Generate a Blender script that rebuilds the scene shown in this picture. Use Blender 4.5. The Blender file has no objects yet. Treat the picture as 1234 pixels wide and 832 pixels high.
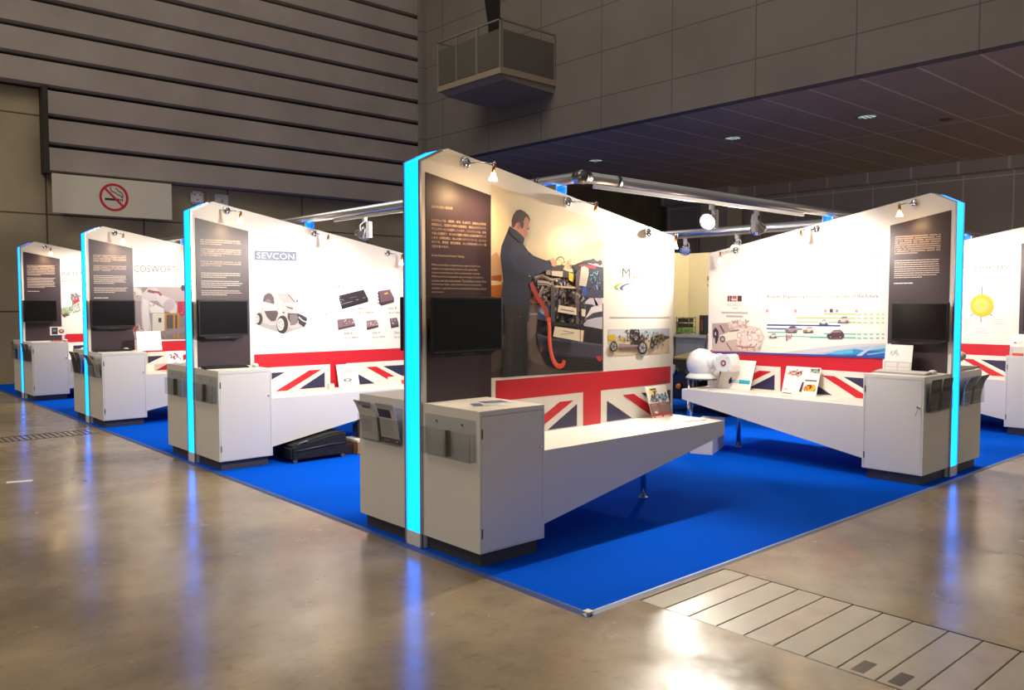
import bpy, bmesh, math, random
from mathutils import Vector, Matrix
C = bpy.context.scene.collection
PI = math.pi

# ------------------------------------------------------------------ colours and materials
def lin(c):
    return tuple(((v/255.0)/12.92 if v/255.0 <= .04045 else ((v/255.0+.055)/1.055)**2.4) for v in c[:3])+(1.0,)
MATS = {}
def mat(name, col=(200,200,200), rough=.5, metal=0.0, emit=None, estr=0.0, spec=.5, noise=None, bump=None, coat=0.0, sheen=0.0):
    if name in MATS: return MATS[name]
    m = bpy.data.materials.new(name); m.use_nodes = True
    nt = m.node_tree; b = nt.nodes['Principled BSDF']
    b.inputs['Base Color'].default_value = lin(col)
    b.inputs['Roughness'].default_value = rough
    b.inputs['Metallic'].default_value = metal
    b.inputs['Specular IOR Level'].default_value = spec
    b.inputs['Coat Weight'].default_value = coat
    b.inputs['Sheen Weight'].default_value = sheen
    if emit:
        b.inputs['Emission Color'].default_value = lin(emit); b.inputs['Emission Strength'].default_value = estr
    if noise or bump:
        g = nt.nodes.new('ShaderNodeNewGeometry')
    if noise:                                   # (scale, second colour, detail)
        n = nt.nodes.new('ShaderNodeTexNoise'); n.inputs['Scale'].default_value = noise[0]; n.inputs['Detail'].default_value = noise[2] if len(noise) > 2 else 3
        nt.links.new(g.outputs['Position'], n.inputs['Vector'])
        r = nt.nodes.new('ShaderNodeMapRange'); r.inputs[1].default_value = .3; r.inputs[2].default_value = .7
        nt.links.new(n.outputs['Fac'], r.inputs[0])
        x = nt.nodes.new('ShaderNodeMix'); x.data_type = 'RGBA'
        x.inputs[6].default_value = lin(col); x.inputs[7].default_value = lin(noise[1])
        nt.links.new(r.outputs[0], x.inputs[0]); nt.links.new(x.outputs[2], b.inputs['Base Color'])
    if bump:                                    # (scale, strength)
        n2 = nt.nodes.new('ShaderNodeTexNoise'); n2.inputs['Scale'].default_value = bump[0]; n2.inputs['Detail'].default_value = 4
        nt.links.new(g.outputs['Position'], n2.inputs['Vector'])
        bp = nt.nodes.new('ShaderNodeBump'); bp.inputs['Strength'].default_value = bump[1]; bp.inputs['Distance'].default_value = .01
        nt.links.new(n2.outputs['Fac'], bp.inputs['Height']); nt.links.new(bp.outputs['Normal'], b.inputs['Normal'])
    MATS[name] = m
    return m

def print_mat():
    if 'printed_sheet' in MATS: return MATS['printed_sheet']
    m = bpy.data.materials.new('printed_sheet'); m.use_nodes = True
    nt = m.node_tree; b = nt.nodes['Principled BSDF']
    a = nt.nodes.new('ShaderNodeAttribute'); a.attribute_name = 'Ink'
    nt.links.new(a.outputs['Color'], b.inputs['Base Color'])
    b.inputs['Roughness'].default_value = .45
    MATS['printed_sheet'] = m
    return m

def clear_mat(name='clear_acrylic', tint=(247,249,252), gloss=.10):
    if name in MATS: return MATS[name]
    m = bpy.data.materials.new(name); m.use_nodes = True
    nt = m.node_tree; nt.nodes.clear()
    o = nt.nodes.new('ShaderNodeOutputMaterial'); mx = nt.nodes.new('ShaderNodeMixShader')
    t = nt.nodes.new('ShaderNodeBsdfTransparent'); t.inputs[0].default_value = lin(tint)
    g = nt.nodes.new('ShaderNodeBsdfGlossy'); g.inputs['Roughness'].default_value = .08
    f = nt.nodes.new('ShaderNodeLayerWeight'); f.inputs['Blend'].default_value = .35
    ma = nt.nodes.new('ShaderNodeMath'); ma.operation = 'MULTIPLY_ADD'; ma.inputs[1].default_value = .12; ma.inputs[2].default_value = gloss*.4
    nt.links.new(f.outputs['Fresnel'], ma.inputs[0]); nt.links.new(ma.outputs[0], mx.inputs[0])
    nt.links.new(t.outputs[0], mx.inputs[1]); nt.links.new(g.outputs[0], mx.inputs[2]); nt.links.new(mx.outputs[0], o.inputs[0])
    MATS[name] = m
    return m

def grid_mat(name, base, line, axes, rough=.8, var=None, wid=.02):
    """panelled surface: axes = ((axis index, pitch, offset), ...) joints drawn where the position crosses a multiple of the pitch"""
    m = bpy.data.materials.new(name); m.use_nodes = True
    nt = m.node_tree; b = nt.nodes['Principled BSDF']; b.inputs['Roughness'].default_value = rough
    g = nt.nodes.new('ShaderNodeNewGeometry'); s = nt.nodes.new('ShaderNodeSeparateXYZ'); nt.links.new(g.outputs['Position'], s.inputs[0])
    prev = None
    for ax, pitch, off in axes:
        a = nt.nodes.new('ShaderNodeMath'); a.operation = 'SUBTRACT'; a.inputs[1].default_value = off; nt.links.new(s.outputs[ax], a.inputs[0])
        p = nt.nodes.new('ShaderNodeMath'); p.operation = 'PINGPONG'; p.inputs[1].default_value = pitch/2; nt.links.new(a.outputs[0], p.inputs[0])
        l = nt.nodes.new('ShaderNodeMath'); l.operation = 'LESS_THAN'; l.inputs[1].default_value = wid/2; nt.links.new(p.outputs[0], l.inputs[0])
        if prev is None: prev = l
        else:
            q = nt.nodes.new('ShaderNodeMath'); q.operation = 'MAXIMUM'; nt.links.new(prev.outputs[0], q.inputs[0]); nt.links.new(l.outputs[0], q.inputs[1]); prev = q
    n = nt.nodes.new('ShaderNodeTexNoise'); n.inputs['Scale'].default_value = .7; n.inputs['Detail'].default_value = 5; nt.links.new(g.outputs['Position'], n.inputs['Vector'])
    r = nt.nodes.new('ShaderNodeMapRange'); r.inputs[1].default_value = .3; r.inputs[2].default_value = .7; nt.links.new(n.outputs['Fac'], r.inputs[0])
    v = nt.nodes.new('ShaderNodeMix'); v.data_type = 'RGBA'; v.inputs[6].default_value = lin(base); v.inputs[7].default_value = lin(var or base); nt.links.new(r.outputs[0], v.inputs[0])
    x = nt.nodes.new('ShaderNodeMix'); x.data_type = 'RGBA'; x.inputs[7].default_value = lin(line)
    nt.links.new(prev.outputs[0], x.inputs[0]); nt.links.new(v.outputs[2], x.inputs[6]); nt.links.new(x.outputs[2], b.inputs['Base Color'])
    MATS[name] = m
    return m

# ------------------------------------------------------------------ objects
def tag(o, label=None, cat=None, group=None, kind=None):
    if label: o['label'] = label
    if cat: o['category'] = cat
    if group: o['group'] = group
    if kind: o['kind'] = kind
    return o
def thing(name, label, cat, loc, group=None):
    o = bpy.data.objects.new(name, None); C.objects.link(o); o.location = loc; o.empty_display_size = .1
    return tag(o, label, cat, group)
def wloc(o):
    v = Vector((0,0,0))
    while o is not None: v = v+Vector(o.location); o = o.parent
    return v

class MB:
    """collects shapes in a frame (a matrix) and links them as one mesh object"""
    def __init__(s, frame=None):
        s.bm = bmesh.new(); s.F = frame or Matrix(); s.ink = None
    def v(s, p): return s.bm.verts.new(s.F @ Vector(p))
    def face(s, pts, col=None, smooth=False):
        f = s.bm.faces.new([s.v(p) for p in pts]); f.smooth = smooth
        if col is not None:
            if s.ink is None: s.ink = s.bm.loops.layers.float_color.new('Ink')
            c = lin(col)
            for l in f.loops: l[s.ink] = c
        return f
    def box(s, a, b):
        (x0,y0,z0),(x1,y1,z1) = a, b
        q = [s.v(p) for p in ((x0,y0,z0),(x1,y0,z0),(x1,y1,z0),(x0,y1,z0),(x0,y0,z1),(x1,y0,z1),(x1,y1,z1),(x0,y1,z1))]
        for i in ((0,3,2,1),(4,5,6,7),(0,1,5,4),(1,2,6,5),(2,3,7,6),(3,0,4,7)): s.bm.faces.new([q[k] for k in i])
        return s
    def prism(s, pts, d):
        """closed outline pts (3-D) pushed along the vector d"""
        d = Vector(d); a = [s.v(p) for p in pts]; b = [s.v(Vector(p)+d) for p in pts]; n = len(pts)
        s.bm.faces.new(a[::-1]); s.bm.faces.new(b)
        for i in range(n): s.bm.faces.new([a[i], a[(i+1)%n], b[(i+1)%n], b[i]])
        return s
    def loft(s, rings, caps=True, smooth=True, close=False):
        vs = [[s.v(p) for p in r] for r in rings]; n = len(vs[0])
        for k in range(len(vs)-1 if not close else len(vs)):
            a, b = vs[k], vs[(k+1)%len(vs)]
            for i in range(n):
                f = s.bm.faces.new([a[i], a[(i+1)%n], b[(i+1)%n], b[i]]); f.smooth = smooth
        if caps and not close: s.bm.faces.new(vs[0][::-1]); s.bm.faces.new(vs[-1])
        return s
    def lathe(s, o, ax, prof, n=20, smooth=True, caps=True):
        """prof = [(distance along axis, radius), ...]"""
        o = Vector(o); ax = Vector(ax).normalized(); u = ax.orthogonal().normalized(); w = ax.cross(u)
        return s.loft([[o+ax*t+(u*math.cos(2*PI*i/n)+w*math.sin(2*PI*i/n))*max(r,.0002) for i in range(n)] for t, r in prof], caps, smooth)
    def cyl(s, a, b, r, r2=None, n=16):
        a, b = Vector(a), Vector(b); return s.lathe(a, b-a, [(0,r),((b-a).length, r if r2 is None else r2)], n)
    def tube(s, pts, r, n=8):
        pts = [Vector(p) for p in pts]; rings = []; u = None
        for i, p in enumerate(pts):
            t = (pts[min(i+1,len(pts)-1)]-pts[max(i-1,0)]).normalized()
            u = t.orthogonal().normalized() if u is None else (u-t*u.dot(t)).normalized()
            w = t.cross(u); rr = r[i] if isinstance(r,(list,tuple)) else r
            rings.append([p+(u*math.cos(2*PI*k/n)+w*math.sin(2*PI*k/n))*rr for k in range(n)])
        return s.loft(rings)
    def ball(s, c, r, sc=(1,1,1), n=20):
        c = Vector(c); m = n//2
        return s.loft([[c+Vector((r*math.sin(PI*j/m)*math.cos(2*PI*i/n)*sc[0], r*math.sin(PI*j/m)*math.sin(2*PI*i/n)*sc[1], r*math.cos(PI*j/m)*sc[2])) for i in range(n)] for j in [.02]+list(range(1,m))+[m-.02]])
    def build(s, name, m, parent=None, bevel=0, kind=None, norm=True, label=None):
        if norm: bmesh.ops.recalc_face_normals(s.bm, faces=s.bm.faces)
        off = wloc(parent) if parent is not None else None
        loc = Vector((0,0,0))
        if parent is None:
            xs = [v.co for v in s.bm.verts]
            loc = Vector(((min(c.x for c in xs)+max(c.x for c in xs))/2, (min(c.y for c in xs)+max(c.y for c in xs))/2, min(c.z for c in xs)))
            off = loc
        bmesh.ops.translate(s.bm, vec=-off, verts=s.bm.verts)
        me = bpy.data.meshes.new(name); s.bm.to_mesh(me); s.bm.free()
        me.materials.append(m)
        o = bpy.data.objects.new(name, me); C.objects.link(o)
        if parent is not None: o.parent = parent
        else: o.location = loc
        if bevel:
            bv = o.modifiers.new('bevel', 'BEVEL'); bv.width = bevel; bv.segments = 2; bv.limit_method = 'ANGLE'
        if kind: o['kind'] = kind
        if label: o['label'] = label
        return o

# ------------------------------------------------------------------ lettering
GLY = {}
def text_tris(s):
    if s in GLY: return GLY[s]
    cu = bpy.data.curves.new('t', 'FONT'); cu.body = s; cu.resolution_u = 2; cu.size = 1
    ob = bpy.data.objects.new('t', cu); C.objects.link(ob); bpy.context.view_layer.update()
    me = bpy.data.meshes.new_from_object(ob.evaluated_get(bpy.context.evaluated_depsgraph_get()))
    vs = [(v.co.x, v.co.y) for v in me.vertices]; fs = [tuple(p.vertices) for p in me.polygons]
    bpy.data.objects.remove(ob); bpy.data.curves.remove(cu); bpy.data.meshes.remove(me)
    if not vs: vs = [(0,0),(1,0),(1,1)]; fs = [(0,1,2)]
    x0 = min(v[0] for v in vs); x1 = max(v[0] for v in vs); y0 = min(v[1] for v in vs); y1 = max(v[1] for v in vs)
    GLY[s] = ([((x-x0)/(x1-x0+1e-9), (y-y0)/(y1-y0+1e-9)) for x, y in vs], fs, (x1-x0)/(y1-y0+1e-9))
    return GLY[s]

class Sheet:
    """flat print built up from thin layers of ink; P(s, z, d) gives a point s across, z up, d off the surface"""
    def __init__(s, P, d0=.0008): s.P = P; s.d = d0; s.mb = MB(); s.step = 1e-4
    def poly(s, col, pts, st=None): s.mb.face([s.P(a, b, s.d) for a, b in pts], col); s.d += st or s.step
    def rect(s, col, a, b): s.poly(col, [(a[0],a[1]),(b[0],a[1]),(b[0],b[1]),(a[0],b[1])])
    def ell(s, col, c, A, B, n): s.poly(col, [(c[0]+A[0]*math.cos(t)+B[0]*math.sin(t), c[1]+A[1]*math.cos(t)+B[1]*math.sin(t)) for t in [2*PI*i/n for i in range(n)]])
    def strip(s, col, pts, w):
        if len(pts) > 4:
            for _ in (0,1): pts = [pts[0]]+[(a[0]*(1-f)+b[0]*f, a[1]*(1-f)+b[1]*f) for a, b in zip(pts, pts[1:]) for f in (.25,.75)]+[pts[-1]]
        L = []; R = []
        for i, p in enumerate(pts):
            a = pts[max(i-1,0)]; b = pts[min(i+1,len(pts)-1)]; dx, dy = b[0]-a[0], b[1]-a[1]; l = math.hypot(dx,dy) or 1
            L.append((p[0]-dy/l*w/2, p[1]+dx/l*w/2)); R.append((p[0]+dy/l*w/2, p[1]-dx/l*w/2))
        for i in range(len(pts)-1): s.poly(col, [L[i],L[i+1],R[i+1],R[i]], 1e-6)
        s.d += s.step
    def bits(s, cols, q, n, a, b, seed):
        r = random.Random(seed)
        for i in range(n):
            x, y = r.random(), r.random(); t = r.uniform(0, PI); l = r.uniform(a, b); w = r.uniform(a*.4, b*.4); ca, sa = math.cos(t), math.sin(t)
            cx = (q[0][0]*(1-x)+q[1][0]*x)*(1-y)+(q[3][0]*(1-x)+q[2][0]*x)*y
            cy = (q[0][1]*(1-x)+q[1][1]*x)*(1-y)+(q[3][1]*(1-x)+q[2][1]*x)*y
            s.poly(r.choice(cols), [(cx+l*ca*i1-w*sa*j, cy+l*sa*i1+w*ca*j) for i1, j in ((-1,-1),(1,-1),(1,1),(-1,1))], 3e-5)
    def text(s, col, st, s0, z0, s1, z1):
        vs, fs, asp = text_tris(st)
        for f in fs: s.mb.face([s.P(s0+(s1-s0)*vs[i][0], z0+(z1-z0)*vs[i][1], s.d) for i in f], col)
        s.d += s.step
    def line(s, col, st, s0, z0, h, maxw=None, flip=1):
        """text h high keeping its own proportions; returns its width"""
        vs, fs, asp = text_tris(st); w = asp*h
        if maxw: w = min(w, maxw)
        s.text(col, st, s0, z0, s0+w*flip, z0+h); return w
    def words(s, col, s0, s1, z0, h, seed, full=.98, cjk=False):
        r = random.Random(seed); L = abs(s1-s0)*full; x = 0; sg = 1 if s1 > s0 else -1
        while x < L:
            w = h*r.uniform(.75,1.0) if cjk else h*r.uniform(.9,4.2)
            w = min(w, L-x)
            if w < h*.3: break
            if not (cjk and r.random() < .07):
                a = s0+sg*x; b = s0+sg*(x+w*(.86 if cjk else 1))
                if cjk:                                   # box characters: two or three strokes
                    for k in range(3): s.poly(col, [(a, z0+h*(.05+.36*k)),(b, z0+h*(.05+.36*k)),(b, z0+h*(.22+.36*k)),(a, z0+h*(.22+.36*k))], 1e-7)
                    m = a+(b-a)*r.uniform(.2,.8); s.poly(col, [(m,z0),(m+(b-a)*.18,z0),(m+(b-a)*.18,z0+h),(m,z0+h)], 1e-7)
                else: s.poly(col, [(a,z0),(b,z0),(b,z0+h*.8),(a,z0+h*.8)], 1e-7)
            x += w+(0 if cjk else h*.35)
        s.d += s.step
    def build(s, name, parent, label=None): return s.mb.build(name, print_mat(), parent, norm=False, label=label)

def run_art(items, P, parent, labels={}):
    """items in millimetres: ('name', (kind, colour, ...), ...)"""
    k = lambda p: (p[0]*.001, p[1]*.001)
    sheet = None; base = .0008
    for it in items:
        if isinstance(it, str):
            if sheet: base = .0008; sheet.build(nm, parent, labels.get(nm))
            nm = it; sheet = Sheet(P, base); continue
        t = it[0]
        if t == 'p': sheet.poly(it[1], [k(p) for p in it[2]])
        elif t == 's': sheet.strip(it[1], [k(p) for p in it[2]], it[3]*.001)
        elif t == 'e': sheet.ell(it[1], k(it[2]), k(it[3]), k(it[4]), it[5])
        elif t == 'b': sheet.bits(it[1], [k(p) for p in it[2]], it[3], it[4]*.001, it[5]*.001, it[6])
        elif t == 't': sheet.text(it[1], it[2], it[3]*.001, it[4]*.001, it[5]*.001, it[6]*.001)
    if sheet: sheet.build(nm, parent, labels.get(nm))
ART={
'A':['workshop_photo',
('p',(236,222,190),[(549,2252),(1612,2077),(1622,990),(547,1012)]),
('p',(205,170,140),[(545,1794),(587,1823),(634,1769),(633,1627),(545,1639)]),
('p',(170,95,60),[(545,1667),(633,1676),(633,1637),(545,1639)]),
('p',(196,120,60),[(541,1612),(633,1629),(932,1586),(977,1546),(988,1489),(844,1485),(541,1520)]),
('p',(235,215,170),[(541,1628),(633,1629),(633,1612),(541,1605)]),
('p',(96,82,78),[(541,1536),(844,1493),(1617,1488),(1621,993),(540,1009)]),
('p',(120,104,98),[(844,1481),(977,1481),(966,1311),(845,1217)]),
('p',(176,160,150),[(844,1424),(955,1423),(955,1413),(844,1414)]),
('p',(165,150,142),[(839,1465),(872,1467),(872,1457),(839,1456)]),
('p',(74,62,60),[(845,1121),(1012,1064),(1210,1016),(1608,1003),(1608,994),(540,1009),(540,1042)]),
('p',(30,28,38),[(938,1279),(955,1392),(988,1505),(1067,1587),(1303,1640),(1603,1645),(1608,1000),(1210,1019),(1046,1062),(989,1139),(944,1214)]),
('p',(84,110,160),[(988,1521),(955,1441),(955,1384),(1045,1366),(1091,1390),(1091,1440),(1034,1481)]),
('p',(150,170,210),[(971,1473),(960,1441),(1034,1399),(1068,1407)]),
('p',(206,200,214),[(1401,1488),(1501,1549),(1603,1575),(1606,1301),(1390,1331),(1465,1385),(1605,1427),(1502,1480)]),
('p',(228,224,232),[(1489,1463),(1604,1480),(1605,1419),(1427,1386)]),
('p',(60,60,72),[(1390,1361),(1502,1419),(1605,1432),(1605,1392),(1528,1385)]),
('p',(190,186,202),[(1427,1356),(1605,1392),(1606,1301),(1396,1331)]),
('p',(22,20,28),[(1396,1314),(1606,1296),(1607,1196),(1397,1224)]),
('p',(66,62,78),[(949,1287),(1092,1250),(1391,1216),(1607,1191),(1608,1086),(1306,1117),(1069,1152),(967,1181)]),
('p',(92,88,104),[(949,1287),(1092,1250),(1391,1216),(1607,1191),(1607,1178),(1391,1202),(1092,1237),(949,1275)]),
('p',(44,42,52),[(1069,1152),(1608,1086),(1608,1069),(1069,1134)]),
('p',(24,20,24),[(989,1147),(1186,1105),(1608,1042),(1608,1000),(1210,1019),(1046,1062)]),
('p',(196,44,50),[(1536,1103),(1601,1104),(1601,1073),(1569,1066)]),
('e',(130,70,60),(986,1180),(13,-1),(0,-23),20),
('p',(52,58,86),[(1287,1752),(1410,1794),(1502,1805),(1613,1777),(1616,1530),(1344,1529)]),
('p',(196,60,76),[(1360,1768),(1531,1757),(1531,1735),(1365,1745)]),
('p',(216,200,206),[(1433,1776),(1613,1777),(1614,1749),(1531,1757)]),
('p',(66,70,104),[(1526,1727),(1614,1738),(1615,1586),(1457,1585),(1561,1657)]),
('e',(70,70,90),(1502,1791),(25,1),(0,-20),20),
('e',(60,60,84),(1576,1784),(23,1),(0,-19),20),
('b',[(90,170,190),(150,200,210),(40,50,80),(24,28,44)],[(1446,1592),(1597,1594),(1596,1721),(1445,1718)],34,4,17,3),
('p',(46,40,42),[(877,1682),(999,1714),(1298,1760),(1456,1733),(1435,1530),(887,1528)]),
('b',[(130,120,120),(96,86,88),(60,54,58),(170,158,150),(80,70,72),(40,36,40),(104,62,50),(70,76,104),(140,120,90),(50,44,48)],[(897,1484),(1412,1483),(1411,1709),(897,1697)],150,7,29,5),
('s',(176,166,160),[(917,1661),(989,1677),(1083,1649),(1168,1658)],22),
('s',(96,88,88),[(917,1655),(989,1672),(1083,1643),(1168,1652)],8),
('s',(176,166,160),[(948,1632),(1041,1626),(1125,1589)],30),
('s',(96,88,88),[(948,1626),(1041,1620),(1125,1584)],10),
('s',(176,166,160),[(1083,1634),(1099,1566),(1094,1506)],20),
('s',(96,88,88),[(1083,1628),(1099,1561),(1094,1501)],7),
('s',(176,166,160),[(1168,1582),(1255,1606),(1344,1584)],26),
('s',(96,88,88),[(1168,1577),(1255,1600),(1344,1578)],9),
('s',(176,166,160),[(999,1603),(969,1550),(948,1528)],22),
('s',(96,88,88),[(999,1597),(969,1545),(948,1523)],8),
('b',[(50,70,140),(170,175,190),(235,225,210)],[(1125,1604),(1255,1606),(1255,1659),(1125,1657)],26,4,14,6),
('b',[(40,36,42),(70,64,72),(120,110,118),(150,140,144),(80,64,56),(20,18,24),(30,26,32)],[(1068,1358),(1427,1352),(1426,1591),(1067,1587)],90,7,33,7),
('b',[(120,110,110),(30,26,30),(170,150,140)],[(988,1473),(1114,1472),(1114,1588),(988,1586)],20,5,19,8),
('p',(70,60,66),[(1067,1612),(1100,1612),(1109,1365),(1068,1366)]),
('p',(100,84,84),[(1309,1548),(1346,1548),(1347,1336),(1314,1337)]),
('p',(30,28,34),[(1350,1514),(1367,1514),(1364,1217),(1351,1217)]),
('p',(30,28,34),[(1068,1366),(1396,1339),(1396,1314),(1091,1341)]),
('p',(40,80,180),[(1370,1616),(1426,1608),(1426,1548),(1389,1539)]),
('s',(214,190,160),[(1113,1608),(1231,1601),(1345,1597)],12),
('p',(60,52,50),[(1020,1711),(1061,1744),(1178,1756),(1298,1729),(1288,1637),(1233,1667),(1020,1685)]),
('p',(216,204,190),[(1074,1712),(1184,1711),(1179,1672),(1074,1680)]),
('p',(150,138,132),[(1020,1716),(1062,1716),(1062,1683),(1020,1686)]),
('p',(228,204,36),[(1241,1706),(1290,1695),(1281,1638),(1242,1653)]),
('p',(230,220,208),[(1180,1726),(1221,1765),(1276,1729),(1282,1706),(1233,1712)]),
('b',[(236,228,214),(200,170,130),(150,120,100)],[(1189,1726),(1276,1729),(1276,1801),(1189,1798)],26,3,11,9),
('s',(60,46,44),[(1116,1755),(1116,1785),(1135,1806),(1167,1812),(1191,1796),(1198,1771)],8),
('s',(190,160,130),[(1233,1728),(1234,1789),(1245,1800),(1263,1797),(1263,1744)],6),
('p',(90,78,84),[(1310,1699),(1343,1730),(1377,1731),(1344,1591),(1310,1591)]),
('p',(244,240,232),[(1365,1745),(1399,1754),(1439,1736),(1443,1702),(1414,1608),(1344,1615),(1350,1653)]),
('s',(186,176,166),[(1361,1731),(1438,1725)],3),
('s',(186,176,166),[(1360,1720),(1435,1714)],3),
('s',(186,176,166),[(1358,1708),(1433,1702)],3),
('s',(186,176,166),[(1357,1697),(1431,1691)],3),
('s',(186,176,166),[(1356,1686),(1428,1680)],3),
('s',(186,176,166),[(1354,1675),(1426,1668)],3),
('s',(186,176,166),[(1353,1663),(1423,1657)],3),
('s',(186,176,166),[(1352,1652),(1421,1646)],3),
('s',(186,176,166),[(1351,1641),(1418,1634)],3),
('s',(186,176,166),[(1349,1630),(1416,1623)],3),
('s',(186,176,166),[(1348,1618),(1414,1612)],3),
('p',(36,34,40),[(1276,1752),(1354,1779),(1422,1782),(1433,1772),(1343,1761),(1298,1729)]),
('p',(238,226,206),[(1140,1478),(1316,1457),(1319,1406),(1129,1431)]),
('p',(238,226,206),[(1367,1451),(1412,1446),(1405,1395),(1371,1399)]),
('s',(150,130,120),[(1158,1449),(1292,1432)],8),
('p',(240,228,200),[(1103,1332),(1392,1297),(1381,1216),(1086,1263)]),
('p',(190,60,50),[(1392,1297),(1398,1296),(1388,1218),(1381,1216)]),
('s',(150,150,120),[(1159,1271),(1185,1277),(1232,1276),(1293,1280)],4),
('s',(170,160,150),[(1185,1299),(1293,1283)],6),
('s',(25,22,28),[(1358,1505),(1356,1217)],6),
('p',(228,172,150),[(1046,1785),(1082,1800),(1116,1783),(1120,1756),(1095,1740),(1070,1752)]),
('s',(190,120,100),[(1082,1772),(1116,1762)],3),
('p',(28,32,62),[(686,1993),(705,1984),(748,1966),(807,1930),(817,1918),(805,1883),(847,1841),(897,1810),(958,1793),(1020,1780),(1051,1786),(1068,1764),(1074,1735),(1041,1719),(999,1707),(948,1683),(889,1671),(873,1630),(873,1564),(857,1366),(624,1363),(610,1506),(629,1627),(624,1676),(605,1796),(615,1860),(653,1932)]),
('p',(38,44,82),[(719,1886),(788,1868),(857,1805),(1020,1759),(1061,1753),(1051,1727),(948,1694),(847,1681),(739,1715),(672,1798)]),
('p',(22,25,50),[(634,1769),(719,1700),(857,1670),(867,1630),(719,1628),(633,1683)]),
('p',(206,142,122),[(719,1985),(741,2012),(758,2021),(780,2015),(792,1989),(807,2024),(820,2058),(843,2064),(866,2035),(855,2009),(863,1987),(857,1978),(842,1970),(849,1956),(843,1937),(822,1926),(802,1930),(758,1960)]),
('p',(178,112,96),[(758,2016),(776,2017),(780,1988),(763,1974),(750,1986)]),
('p',(60,36,34),[(786,1988),(807,2024),(813,2017),(805,1990),(793,1980)]),
('s',(80,40,34),[(835,1987),(859,1983)],5),
('p',(58,34,34),[(703,1986),(702,2028),(715,2064),(744,2098),(780,2106),(817,2096),(852,2074),(868,2047),(864,2037),(843,2062),(822,2057),(807,2024),(792,1989),(780,1997),(776,2017),(758,2023),(741,2012),(724,1985)]),
('p',(22,25,52),[(686,1993),(705,1984),(748,1966),(807,1930),(817,1918),(809,1887),(780,1889),(719,1922),(681,1955)]),
('s',(216,208,204),[(859,1674),(867,1671)],8),
('p',(34,30,36),[(638,1479),(844,1483),(842,1249),(850,1185),(848,1008),(620,1008),(632,1131),(653,1255),(641,1396)]),
('p',(46,40,48),[(663,1396),(716,1395),(705,1033),(663,1027)]),
('p',(22,19,24),[(790,1434),(834,1433),(839,1025),(804,1023)]),
('s',(170,60,60),[(769,1404),(786,1400)],6),
('s',(176,40,32),[(877,1629),(893,1593),(938,1529),(977,1489),(1017,1436),(1043,1366)],34),
('s',(232,84,62),[(1041,1391),(1051,1325),(1050,1243),(1063,1161),(1081,1110),(1110,1067),(1151,1052),(1184,1062),(1194,1093)],34),
('s',(250,130,104),[(1048,1358),(1058,1292),(1057,1227),(1071,1152),(1094,1097),(1125,1067)],10),'logo_print',
('t', (97, 94, 101), 'M', 1827, 1683, 1913, 1752),
('t', (133, 129, 135), 'ILLBROOK', 1926, 1682, 2348, 1742),
('p',(165,183,76),[(1891,1646),(1815,1640),(1760,1628),(1738,1614),(1749,1599),(1790,1586),(1771,1608),(1783,1623),(1831,1636)]),
('p',(61,97,169),[(1976,1644),(1886,1639),(1823,1623),(1799,1606),(1809,1594),(1841,1584),(1828,1602),(1844,1617),(1895,1632)]),
('p',(190,194,201),[(1976,1644),(2091,1652),(2245,1653),(2091,1647),(1959,1639)]),
('s',(201,198,194),[(1689,1388),(2398,1379)],10),'chassis_photo',
('p',(210,190,163),[(1672,1298),(2402,1290),(2405,1090),(1676,1098)]),
('p',(174,185,198),[(1672,1298),(2402,1290),(2403,1222),(2199,1219),(1672,1234)]),
('p',(201,203,207),[(1678,1295),(1918,1293),(1918,1248),(1678,1238)]),
('p',(76,81,70),[(2165,1220),(2268,1247),(2403,1226),(2403,1213),(2269,1186),(2166,1165)]),
('b',[(52,61,52),(79,85,74),(124,106,79)],[(1756,1211),(1932,1205),(1931,1242),(1756,1247)],14,4,12,13),
('p',(207,174,34),[(1672,1257),(1743,1257),(1759,1211),(1672,1218)]),
('p',(196,178,43),[(1811,1230),(1867,1232),(1867,1212),(1811,1211)]),
('p',(42,38,43),[(1918,1292),(2023,1290),(2047,1223),(2081,1158),(1932,1142),(1918,1227)]),
('b',[(25,24,31),(85,77,81),(169,165,169),(61,52,61),(205,201,201),(133,61,43)],[(1868,1144),(2115,1135),(2113,1280),(1866,1286)],90,4,17,14),
('p',(151,133,133),[(1788,1189),(2014,1171),(2014,1143),(1788,1151)]),
('p',(106,88,85),[(1788,1162),(2014,1160),(2015,1136),(1788,1145)]),
('b',[(34,31,34),(88,79,79),(178,142,52),(160,151,151)],[(2115,1167),(2322,1160),(2320,1259),(2113,1264)],70,4,15,15),
('s',(223,221,219),[(1867,1258),(1870,1195)],8),
('e',(36,31,38),(1728,1170),(43,-1),(1,-39),20),
('e',(169,165,174),(1728,1170),(30,-1),(1,-29),20),
('e',(85,77,86),(1728,1170),(10,0),(1,-8),20),
('s',(74,68,77),[(1728,1170),(1757,1169)],6),
('s',(74,68,77),[(1728,1170),(1737,1144)],6),
('s',(74,68,77),[(1728,1170),(1706,1155)],6),
('s',(74,68,77),[(1728,1170),(1705,1187)],6),
('s',(74,68,77),[(1728,1170),(1737,1196)],6),
('e',(36,31,38),(2061,1148),(56,-3),(1,-50),20),
('e',(169,165,174),(2061,1148),(39,-2),(0,-37),20),
('e',(85,77,86),(2061,1148),(12,-1),(0,-11),20),
('s',(74,68,77),[(2061,1148),(2098,1146)],6),
('s',(74,68,77),[(2061,1148),(2073,1114)],6),
('s',(74,68,77),[(2061,1148),(2031,1128)],6),
('s',(74,68,77),[(2061,1148),(2031,1169)],6),
('s',(74,68,77),[(2061,1148),(2072,1180)],6),
('e',(40,34,38),(2217,1185),(25,0),(0,-26),20),
('e',(133,124,129),(2217,1185),(12,0),(0,-14),20),
('e',(40,34,38),(2174,1165),(27,-1),(0,-28),20),
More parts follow.
